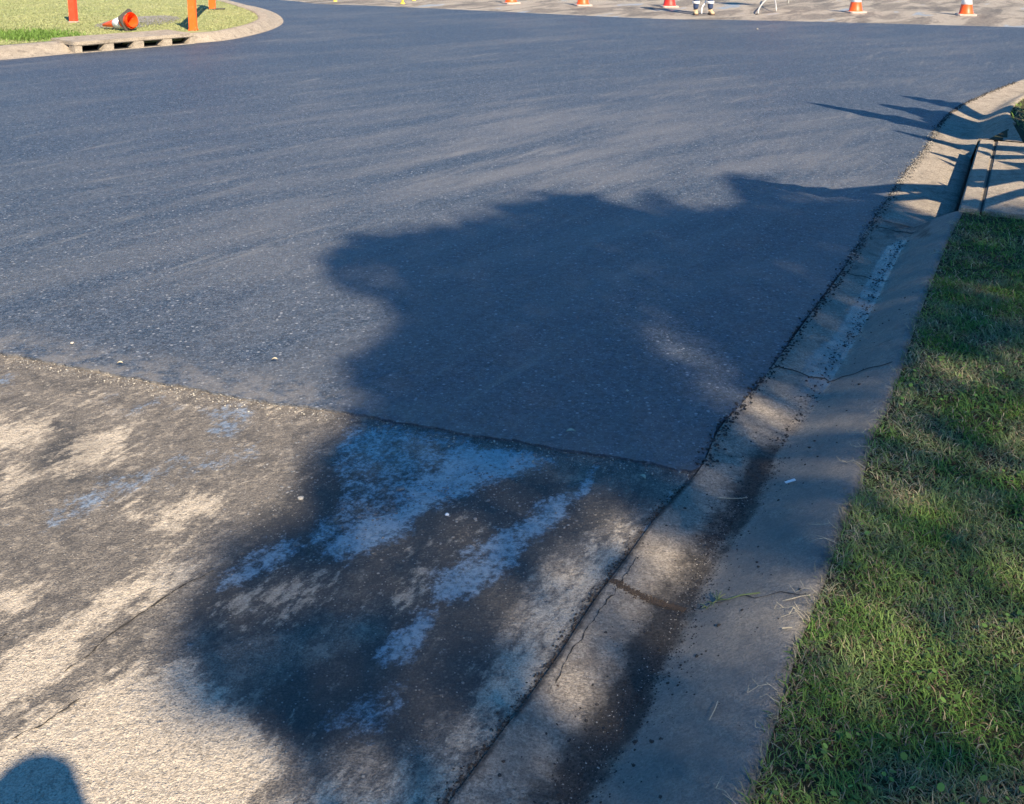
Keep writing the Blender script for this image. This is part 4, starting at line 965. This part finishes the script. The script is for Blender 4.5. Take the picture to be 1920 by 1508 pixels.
# ============================================================ BARRIERS AND STAND
def post(bm, x, y, z0, z1, wd, dp): box(bm, Vector((x, y, (z0 + z1) / 2)), (wd, dp, z1 - z0), bev=0.012)
p = G(138.5, 42, 0.12); t = empty('bollard', p); tag(t, 'lone red orange plastic post standing in the island turf on the left', 'post')
bm = bmesh.new(); post(bm, 0, 0, 0, 1.05, 0.13, 0.1); bmo('post', bm, M_postred, t)
bm = bmesh.new(); post(bm, 0, -0.055, 0.5, 0.9, 0.1, 0.012); bmo('reflector', bm, M_white, t)
bm = bmesh.new(); post(bm, 0, 0, -0.01, 0.02, 0.17, 0.14); bmo('foot', bm, M_palebase, t)
pa_ = G(362.5, 57, 0.12); pb_ = G(398.5, 18, 0.12)
t = empty('barrier', pa_); tag(t, 'orange barrier of two posts joined by a rail beside the drain inlet', 'barrier')
dv_ = pb_ - pa_; an_ = math.atan2(dv_.y, dv_.x)
for nm, pp in (('post', Vector((0, 0, 0))), ('post', dv_)):
    bm = bmesh.new(); box(bm, Vector((0, 0, 0.55)), (0.128, 0.08, 1.1), bev=0.012); o = bmo(nm, bm, M_post, t); o.location = pp
    bm = bmesh.new(); box(bm, Vector((0, 0, 0.012)), (0.3, 0.09, 0.024), Matrix.Translation((0.1, 0, 0)), bev=0.006) if pp.length > 0 else box(bm, Vector((0, 0, 0.012)), (0.15, 0.1, 0.024), bev=0.006); f_ = bmo('foot', bm, M_blackbase if pp.length > 0 else M_post, o)
for z_ in (0.56, 0.88):
    bm = bmesh.new(); L2 = dv_.length; box(bm, Vector((L2 / 2, 0, z_)), (L2 - 0.1, 0.04, 0.2), Matrix.Rotation(an_, 4, 'Z'), bev=0.01); bmo('rail', bm, M_post, t)
def stake(u_, v_, lab, wd=0.045, hgt=0.95):
    p_ = G(u_, v_, -0.02); t_ = empty('marker_post', (p_.x, p_.y, -0.024)); tag(t_, lab, 'post', 'yellow marker posts along the far road edge')
    bm = bmesh.new(); tube(bm, [(0, 0, 0.0), (0, 0, hgt)], wd / 2, 10); bmo('post', bm, M_yellow, t_)
    bm = bmesh.new(); revolve(bm, [(0.001, 0.03), (wd * 0.9, 0.028), (wd * 1.1, 0.0), (0.001, 0.0)], 14); bmo('foot', bm, M_yellow, t_)
stake(628.5, 2.5, 'slim yellow post left of the pair, by the side street'); stake(755, 7, 'thicker yellow post, nearest of the yellow ones', 0.055); stake(776, 1, 'short glimpse of yellow post right of the thicker one')

# sign stand with curved tubular legs
c_ = G(1448, 14, -0.02); t = empty('sign_stand', (c_.x, c_.y, -0.024)); tag(t, 'grey tubular sign stand with curved splayed legs right of the worker', 'sign stand')
def L3(u_, v_): g3_ = G(u_, v_, -0.02); return Vector((g3_.x - c_.x, g3_.y - c_.y, 0))
feet = [L3(1421, 27), L3(1455, 22), L3(1478, 8), L3(1436, 2)]
topz = Vector((0, 0, 0.30))
for f_ in feet:
    bm = bmesh.new(); pts = [f_ + Vector((0, 0, 0.012)), f_ * 0.97 + Vector((0, 0, 0.09)), f_ * 0.8 + Vector((0, 0, 0.17)), f_ * 0.5 + Vector((0, 0, 0.235)), f_ * 0.2 + Vector((0, 0, 0.285)), topz]
    tube(bm, resample(pts, 0.03), 0.017, 8); bmo('leg', bm, M_galv, t, True)
bm = bmesh.new(); tube(bm, [(0, 0, 0.27), (0, 0, 0.8)], 0.016, 10); bmo('mast', bm, M_galv, t, True)
bm = bmesh.new(); box(bm, Vector((0, 0, 1.12)), (0.62, 0.02, 0.66), bev=0.006); bmo('sign_panel', bm, M_post, t)
bm = bmesh.new(); tube(bm, [feet[0] + Vector((-0.06, -0.1, 0.01)), feet[0] + Vector((0, 0, 0.012))], 0.016, 6); bmo('rubber_foot', bm, M_blackbase, t)

# ============================================================ PEOPLE
def skin_body(name, joints, edges, mat, parent, sub=2):
    me = bpy.data.meshes.new(name); me.from_pydata([j[0] for j in joints], edges, []); o = link(name, me, mat, parent)
    m = o.modifiers.new('skin', 'SKIN'); m.use_smooth_shade = True
    sv = me.skin_vertices[0].data if me.skin_vertices else None
    if sv is None:
        bpy.context.view_layer.objects.active = o; bpy.ops.mesh.customdata_skin_add(); sv = me.skin_vertices[0].data
    for k, j in enumerate(joints): r_ = j[1]; sv[k].radius = (r_, r_) if not isinstance(r_, tuple) else r_
    sv[0].use_root = True
    m2 = o.modifiers.new('sub', 'SUBSURF'); m2.levels = sub; m2.render_levels = sub
    return o
def hand(name, base, dirv, side, mat, parent, curl=0.5):
    "five separate fingers grown from a palm"
    d = Vector(dirv).normalized(); s = Vector(side).normalized(); n_v = d.cross(s).normalized()
    J_ = [(tuple(base), 0.024), (tuple(base + d * 0.045), (0.034, 0.016)), (tuple(base + d * 0.085), (0.038, 0.013))]; E_ = [(0, 1), (1, 2)]
    for k, (o_, ln) in enumerate(((-0.030, 0.068), (-0.010, 0.078), (0.011, 0.073), (0.030, 0.057))):
        p0 = base + d * 0.09 + s * o_; i0 = len(J_); a_ = curl; J_.append((tuple(p0), 0.009)); E_.append((2, i0))
        dd = d.copy(); q_ = p0
        for jn_ in range(3):
            dd = (dd * math.cos(a_) + n_v * math.sin(a_)).normalized() if jn_ else (d * math.cos(a_ * .6) + n_v * math.sin(a_ * .6)); q_ = q_ + dd * ln * (0.42, 0.32, 0.26)[jn_]
            J_.append((tuple(q_), 0.0085 - 0.001 * jn_)); E_.append((i0 + jn_, i0 + jn_ + 1))
    i0 = len(J_); th = base + d * 0.03 - s * 0.03; J_.append((tuple(th), 0.012)); E_.append((1, i0))
    J_.append((tuple(th + (d * 0.6 - s * 0.8).normalized() * 0.035 + n_v * 0.01), 0.010)); E_.append((i0, i0 + 1)); J_.append((tuple(th + (d * 0.9 - s * 0.5).normalized() * 0.065 + n_v * 0.02), 0.009)); E_.append((i0 + 1, i0 + 2))
    return skin_body(name, J_, E_, mat, parent, 1)
def head_mesh(center, yaw, parent, hair=M_hair, hat=None):
    bm = bmesh.new(); bmesh.ops.create_uvsphere(bm, u_segments=24, v_segments=18, radius=1)
    for v_ in bm.verts:                      # face points to -y
        x_, y_, z_ = v_.co; jaw = sstep(0.1, -1.0, z_)
        v_.co = Vector((x_ * 0.078 * (1 - 0.28 * float(jaw)), y_ * 0.098 * (1 - 0.12 * float(jaw)) - 0.012 * float(jaw), z_ * 0.122))
        if y_ < -0.8 and abs(x_) < 0.25 and -0.35 < z_ < 0.1: v_.co.y -= 0.018 * (1 - abs(x_) / 0.25)
        if y_ < -0.6 and 0.15 < abs(x_) < 0.5 and 0.0 < z_ < 0.25: v_.co.y += 0.008
    M_ = Matrix.Translation(center) @ Matrix.Rotation(yaw, 4, 'Z'); bm.transform(M_); h_ = bmo('head', bm, M_skin, parent, True)
    for s_ in (-1, 1):
        bm = bmesh.new(); bmesh.ops.create_uvsphere(bm, u_segments=10, v_segments=8, radius=0.011, matrix=M_ @ Matrix.Translation((s_ * 0.031, -0.085, 0.01))); bmo('eye', bm, M_white, h_, True)
        bm = bmesh.new(); bmesh.ops.create_uvsphere(bm, u_segments=10, v_segments=8, radius=1, matrix=M_ @ Matrix.Translation((s_ * 0.078, 0.0, -0.005)) @ Matrix.Diagonal((0.01, 0.018, 0.03, 1))); bmo('ear', bm, M_skin, h_, True)
    bm = bmesh.new(); box(bm, Vector((0, -0.093, -0.06)), (0.045, 0.012, 0.012), M_, bev=0.004); bmo('mouth', bm, plain('lips', (0.4, 0.16, 0.13), 0.5), h_)
    bm = bmesh.new(); bmesh.ops.create_uvsphere(bm, u_segments=24, v_segments=16, radius=1)
    bmesh.ops.delete(bm, geom=[v_ for v_ in bm.verts if v_.co.z < -0.25 or (v_.co.y < -0.35 and v_.co.z < 0.45)], context='VERTS')
    bm.transform(M_ @ Matrix.Translation((0, 0.008, 0.012)) @ Matrix.Diagonal((0.088, 0.104, 0.124, 1))); bmo('hair', bm, hair, h_, True)
    if hat:
        bm = bmesh.new(); revolve(bm, [(0.16, 0.035), (0.163, 0.04), (0.1, 0.055), (0.098, 0.1), (0.075, 0.135), (0.001, 0.145)], 26, M_); bmo('hat', bm, hat, h_, True)
    return h_
def legs_person(t, Ls, Rs, H, trousers, top, shoe, tape=True, hipz=0.95):
    pel = ((0, 0.0, hipz), 0.13)
    Jb = [pel, ((0, 0, hipz + 0.18), (0.15, 0.1)), ((0, -0.01, hipz + 0.40), (0.17, 0.11)), ((0, 0, hipz + 0.50), (0.13, 0.09)), ((0, 0, hipz + 0.57), 0.055)]
    return Jb
def person(loc, rz, label, worker=True, scale=1.0):
    t = empty('person', loc, rz); tag(t, label, 'person')
    hw = 0.155 if worker else 0.12
    # clothing: trousers, one surface
    J_ = [((0, 0, 0.95), (0.15, 0.11)), ((hw * 0.62, 0, 0.86), 0.10), ((-hw * 0.62, 0, 0.86), 0.10), ((hw * 0.9, -0.015, 0.5), 0.075), ((-hw * 0.9, -0.015, 0.5), 0.075), ((hw, 0.01, 0.10), 0.058), ((-hw, 0.01, 0.10), 0.058), ((0, 0, 1.04), (0.145, 0.1))]
    skin_body('trousers', J_, [(0, 1), (0, 2), (1, 3), (2, 4), (3, 5), (4, 6), (0, 7)], M_navy, t)
    top = M_hivis if worker else M_shirt
    if worker:   # arms down
        arms = [((0.2, 0, 1.42), 0.065), ((-0.2, 0, 1.42), 0.065), ((0.25, 0.02, 1.15), 0.05), ((-0.25, 0.02, 1.15), 0.05), ((0.26, -0.1, 0.92), 0.038), ((-0.26, -0.1, 0.92), 0.038)]
    else:        # arms raised, both hands hold a phone in front of the face
        arms = [((0.2, 0, 1.42), 0.065), ((-0.2, 0, 1.42), 0.065), ((0.24, -0.10, 1.18), 0.05), ((-0.24, -0.10, 1.18), 0.05), ((0.07, -0.17, 1.22), 0.036), ((-0.07, -0.17, 1.22), 0.036)]
    J_ = [((0, 0, 1.0), (0.15, 0.11)), ((0, 0, 1.2), (0.15, 0.105)), ((0, 0, 1.38), (0.17, 0.11)), ((0, 0, 1.48), 0.075)] + arms
    skin_body('shirt', J_, [(0, 1), (1, 2), (2, 3), (2, 4), (2, 5), (4, 6), (5, 7), (6, 8), (7, 9)], top, t)
    skin_body('neck', [((0, 0, 1.46), 0.06), ((0, -0.01, 1.58), 0.055)], [(0, 1)], M_skin, t)
    head_mesh(Vector((0, -0.015, 1.66)), 0.0, t, hat=top if worker else None)
    for s_ in (1, -1):
        if worker: hand('hand', Vector((s_ * 0.26, -0.1, 0.91)), (0, -0.2, -1), (0, 1, 0), M_skin, t)
        else: hand('hand', Vector((s_ * 0.07, -0.175, 1.23)), (-s_ * 0.25, -0.25, 1), (0, -1, 0.2), M_skin, t, 0.7)
        # boot
        sh = M_boot
        bx = hw * s_ * 1.0
        Jf = [((bx, 0.05, 0.055), 0.045), ((bx * 1.05, -0.05, 0.05), (0.05, 0.042)), ((bx * 1.1, -0.15, 0.042), (0.05, 0.036)), ((bx * 1.12, -0.19, 0.036), (0.038, 0.028)), ((bx, 0.035, 0.14), 0.05)]
        bt = skin_body('boot', Jf, [(0, 1), (1, 2), (2, 3), (0, 4)], sh, t)
        bm = bmesh.new(); 
        vs1 = []
        for a_, wd_ in ((0.1, 0.03), (0.085, 0.043), (0, 0.046), (-0.1, 0.054), (-0.18, 0.05), (-0.22, 0.03)):
            vs1.append((a_, wd_))
        lo = [bm.verts.new((bx * (1 + 0.5 * max(0, -a_)) + wd_, a_, 0.0)) for a_, wd_ in vs1] + [bm.verts.new((bx * (1 + 0.5 * max(0, -a_)) - wd_, a_, 0.0)) for a_, wd_ in reversed(vs1)]
        f_ = bm.faces.new(lo); ex_ = bmesh.ops.extrude_face_region(bm, geom=[f_]); [setattr(v_.co, 'z', 0.022) for v_ in ex_['geom'] if isinstance(v_, bmesh.types.BMVert)]
        bmo('sole', bm, M_sole, bt)
        if worker:
            for z_ in (0.255,):
                bm = bmesh.new(); revolve(bm, [(0.073, z_ - 0.028), (0.076, z_ - 0.026), (0.080, z_ + 0.026), (0.077, z_ + 0.028)], 20, Matrix.Translation((hw * 0.965 * s_, 0.004, 0))); bmo('reflective_band', bm, M_white, t, True)
    return t
pw = G(1318, 27, -0.02)
wk = person((pw.x, pw.y, -0.024), R(0), 'worker in navy trousers with reflective bands and tan boots between cones')
# pale curved hose end the worker stands over
bm = bmesh.new(); tube(bm, resample([Vector((pw.x + a_, pw.y + b_, z_)) for a_, b_, z_ in ((-0.045, -0.10, 0.0), (-0.04, -0.06, 0.07), (-0.01, 0.0, 0.15), (0.05, 0.09, 0.21), (0.14, 0.15, 0.45), (0.25, 0.02, 0.86))], 0.05), 0.013, 8)
o = bmo('spray_lance', bm, M_white, smooth=True); tag(o, 'curved pale lance reaching the road between the boots of the worker', 'tool')
ph = person((0.075, -0.24, 0.12), R(180), 'photographer standing on the verge whose head shadow falls bottom left', worker=False)
ph.scale = (1.25, 1.15, 1.068)
bm = bmesh.new(); box(bm, Vector((0, 0, 0)), (0.074, 0.008, 0.15), bev=0.003); o = bmo('phone', bm, M_blackbase); o.location = (0, -0.025, CH - 0.062); tag(o, 'dark phone held up by the photographer', 'phone')

# ============================================================ TREES THAT THROW THE SHADE
SH = [(600, 478), (650, 457), (740, 440), (850, 405), (960, 382), (1010, 368), (1100, 362), (1170, 378), (1240, 362), (1290, 385), (1345, 400), (1372, 375), (1372, 333), (1440, 343), (1520, 358), (1600, 365),
      (1680, 372), (1700, 388), (1760, 405), (1830, 412), (2100, 425), (3400, 450), (3400, 3800), (-200, 3800), (150, 2600), (420, 1700), (500, 1560), (520, 1470), (505, 1425), (450, 1350), (400, 1300), (320, 1250), (325, 1190), (345, 1110), (400, 1050), (440, 995),
      (540, 950), (570, 890), (590, 840), (640, 790), (665, 755), (645, 710), (650, 680), (690, 650), (725, 600), (735, 562), (700, 537), (650, 527), (605, 502)]
LIT = [(1315, 690, 115, 32, 40, .75), (1430, 772, 80, 34, 10, .6), (1530, 800, 80, 26, -10, .55), (1590, 820, 60, 30, -60, .4), (1245, 1055, 72, 42, 25, 1.0), (1190, 1125, 60, 36, 30, .55), (1085, 1000, 120, 55, 0, .4), (790, 1020, 120, 45, 0, .45),
       (560, 1120, 150, 42, -10, .5), (1085, 1290, 90, 65, 0, .45), (1400, 1170, 110, 55, -10, .5), (1530, 1195, 55, 34, 0, .9), (1630, 1225, 60, 30, 20, .6), (1800, 1228, 85, 38, 15, .95), (1905, 1280, 50, 38, 0, .95), (1710, 1320, 90, 30, 15, .5),
       (1850, 760, 80, 26, 0, .35), (1660, 800, 90, 36, 0, .5), (1880, 870, 60, 40, 0, .4), (1600, 1390, 50, 26, 0, .2), (1890, 1400, 60, 40, 0, .35), (960, 1150, 80, 60, 0, .3), (700, 1465, 170, 40, 0, .35), (1000, 1420, 80, 60, 0, .15), (700, 525, 60, 18, 10, .4),
       (1220, 390, 60, 10, 5, .3), (1640, 1120, 70, 20, 0, .4), (1500, 900, 70, 40, -50, .15), (860, 1350, 60, 60, 0, .1), (1740, 560, 80, 20, 0, .05)]
def shade(x_, y_):
    u_, v_, f_ = PX(x_, y_, np.zeros(len(x_)))
    s = np.hypot(u_ - 960, 0) * 0
    jit_ = (fbm(x_ * 2.6, y_ * 2.6, 4, 90) - 0.5)
    wd = np.interp(v_, [300, 900, 1500], [11, 34, 58])
    m = sstep(-wd, wd, sdist(u_, v_, SH) + jit_ * wd * 3.4)
    m = m * (1 - 0.03 * sstep(0.42, 0.7, fbm(x_ * 3.1, y_ * 3.1, 3, 123)))
    rt = np.interp(v_, [q_[1] for q_ in Epx][::-1], [q_[0] for q_ in Epx][::-1]); m = m * (1 - 0.21 * sstep(0, 70, u_ - rt) * sstep(480, 760, v_) * np.where(u_ > np.interp(v_, [q_[1] for q_ in iB][::-1], [q_[0] for q_ in iB][::-1]), 1.0, 0.55) * (0.1 + 1.8 * sstep(0.35, 0.65, fbm(x_ * 6, y_ * 6, 3, 130))))
    m = m * (1 - 0.22 * sstep(780, 950, v_) * sstep(0.42, 0.68, fbm(x_ * 4.5, y_ * 4.5, 3, 133)))
    nz_ = sstep(0.34, 0.62, fbm(x_ * 7, y_ * 7, 3, 140)) * 1.1
    for (a_, b_, ru, rv, an_, am) in LIT: m = m * (1 - np.clip(am * (nz_ if a_ > 1450 and b_ > 700 else 1.0), 0, 1) * np.exp(-np.clip(ellipse(u_, v_, a_, b_, ru, rv, an_), 0, 20) ** 1.2))
    return np.where(f_ > 0.2, m, 0.0)
def leaves(name, C0, size, parent, cols, asp=0.36, mat=None):
    n = len(C0); d_ = rng.normal(size=(n, 3)); d_[:, 2] -= 0.35; d_ /= np.linalg.norm(d_, axis=1)[:, None]
    e_ = np.cross(d_, rng.normal(size=(n, 3))); e_ /= np.linalg.norm(e_, axis=1)[:, None]; nn_ = np.cross(d_, e_)
    L_2 = (size / 2)[:, None]; W_2 = L_2 * asp
    V = np.stack([C0 - d_ * L_2, C0 + e_ * W_2 + nn_ * L_2 * 0.15, C0 + d_ * L_2, C0 - e_ * W_2 + nn_ * L_2 * 0.15], 1).reshape(-1, 3)
    F = (np.arange(4)[None] + (np.arange(n) * 4)[:, None]).astype(np.int32)
    me = npmesh(name, V, F); cattr(me, 'Col', np.repeat(cols, 4, 0)); return link(name, me, mat or M_leaf, parent)
Sv = np.array(SUN); cot = 1 / math.tan(SUN_EL)
LAI = 6.0; LS = 0.125
n0 = 300000; x_ = rng.uniform(-3.2, 5.2, n0); y_ = rng.uniform(0.7, 8.2, n0)
dens = -np.log(1 - 0.972 * shade(x_, y_)) / 3.6
area = 8.4 * 7.5; want = area * LAI / (0.5 * LS * LS * 0.36 * 2 * 0.5 * 1.05)
k = rng.random(n0) < dens * want / n0; x_, y_ = x_[k], y_[k]; n = len(x_)
hh = 8.0 + 3.2 * np.clip(fbm(x_ * 1.1, y_ * 1.1, 3, 99) + 0.12 * rng.normal(size=n), 0, 1)
tt_ = hh / Sv[2]; CP = np.stack([x_, y_, np.zeros(n)], -1) + Sv[None] * tt_[:, None]
tb = Vector((8.6, -8.8, 0.1)); tr = empty('gum_tree', tb); tag(tr, 'tall leafy gum tree behind the photographer that shades the road', 'tree')
lf = leaves('crown', CP - np.array(tb), rng.uniform(0.09, 0.16, n), tr, np.array([[0.06, 0.1, 0.035]]) * rng.uniform(0.6, 1.4, (n, 1)))
bm = bmesh.new(); tube(bm, [(0, 0, -0.2), (0.03, 0.05, 2), (-0.08, 0.2, 4.5), (-0.15, 0.5, 7.0), (-0.1, 0.9, 9.4)], [0.26, 0.2, 0.16, 0.12, 0.05], 12); trk = bmo('trunk', bm, M_bark, tr, True)
for k in range(26):
    a_ = CP[rng.integers(0, n)] - np.array(tb); zz_ = min(float(a_[2]) * 0.72, 8.0); s_ = Vector((-0.08, 0.2 + 0.1 * (zz_ - 4.5), zz_)) if zz_ > 4.5 else Vector((-0.05, 0.15, zz_)); e_ = Vector(a_)
    bm = bmesh.new(); tube(bm, [s_, s_.lerp(e_, .35) + Vector((0, 0, .25)), s_.lerp(e_, .7) + Vector((0.1, 0, .2)), e_], [0.05, 0.035, 0.02, 0.006], 6); bmo('limb', bm, M_bark, tr, True)

# strappy shrub right of the frame: throws pointed finger shadows over the drain
sb = Vector((5.35, 6.4, 0.1)); shp = empty('strappy_shrub', sb); tag(shp, 'strap leaved shrub on the right verge beyond the frame, shading the drain', 'shrub')
FING = [  # finger shadows as measured: tip, root, half width at root (px), height of the caster above the road
    ((1505, 190), (1700, 228), 7, 1.3), ((1680, 178), (1800, 200), 7, 1.3), ((1645, 195), (1790, 222), 11, 1.35), ((1690, 205), (1800, 236), 14, 1.4), ((1720, 222), (1830, 250), 12, 1.4), ((1670, 243), (1745, 262), 4, 1.3),
    ((1745, 262), (1830, 276), 5, 1.2), ((1740, 284), (1835, 300), 6, 1.2), ((1690, 357), (1800, 372), 6, 1.1), ((1760, 336), (1800, 352), 4, 1.1), ((1755, 293), (1830, 318), 4, 1.1),
    ((1830, 268), (1930, 284), 12, 1.2), ((1830, 325), (1960, 352), 14, 1.2), ((1865, 308), (1960, 318), 5, 1.2), ((1835, 276), (1960, 304), 7, 1.3), ((1800, 345), (1930, 372), 6, 1.1), ((1870, 232), (1990, 250), 14, 1.5), ((1845, 215), (1960, 232), 8, 1.5), ((1850, 252), (1990, 262), 8, 1.5),
    ((1690, 395), (1800, 408), 9, 1.0), ((1380, 334), (1560, 362), 9, 1.6), ((1500, 350), (1660, 374), 8, 1.6)]
cols_ = []; Vf = []; Ff = []
for (tu, tv), (ru, rv), hw, hz_ in FING:
    A = G(tu, tv, 0); B = G(ru, rv, 0); kz = hz_ / Sv[2]; sd = Vector(Sv) * kz
    m0 = G(ru, rv + hw, 0) - G(ru, rv - hw, 0); n_s = 9; b0 = len(Vf)
    for i in range(n_s + 1):
        f = i / n_s; p_ = A.lerp(B, f) + sd + Vector((0, 0, -0.05 * math.sin(f * 3.1))) ; wv_ = m0 * 0.5 * (f ** 0.7) * (1 + 0.25 * math.sin(i * 2.1 + tu)); Vf += [tuple(p_ - wv_ - sb), tuple(p_ + wv_ - sb)]
    for i in range(n_s): Ff.append((b0 + 2 * i, b0 + 2 * i + 1, b0 + 2 * i + 3, b0 + 2 * i + 2))
    # the strap runs on and down to the shrub's stem
    b1 = len(Vf) - 2; e_ = B + sd; st_ = Vector((0, 0, 0.35)) + sb
    for i in range(1, 6):
        f = i / 5; p_ = e_.lerp(st_, f) + Vector((0, 0, 0.3 * math.sin(f * 3.14))); wv_ = m0 * 0.5 * (1 - 0.5 * f); Vf += [tuple(p_ - wv_ - sb), tuple(p_ + wv_ - sb)]
        Ff.append((b1 + 2 * i - 2, b1 + 2 * i - 1, b1 + 2 * i + 1, b1 + 2 * i))
me = npmesh('straps', Vf, Ff); cattr(me, 'Col', np.tile([[0.05, 0.1, 0.03]], (len(Vf), 1))); link('fronds', me, M_leaf, shp)
bm = bmesh.new(); tube(bm, [(0, 0, -0.1), (0.02, 0, 0.4)], [0.09, 0.06], 8); bmo('stem', bm, M_bark, shp)
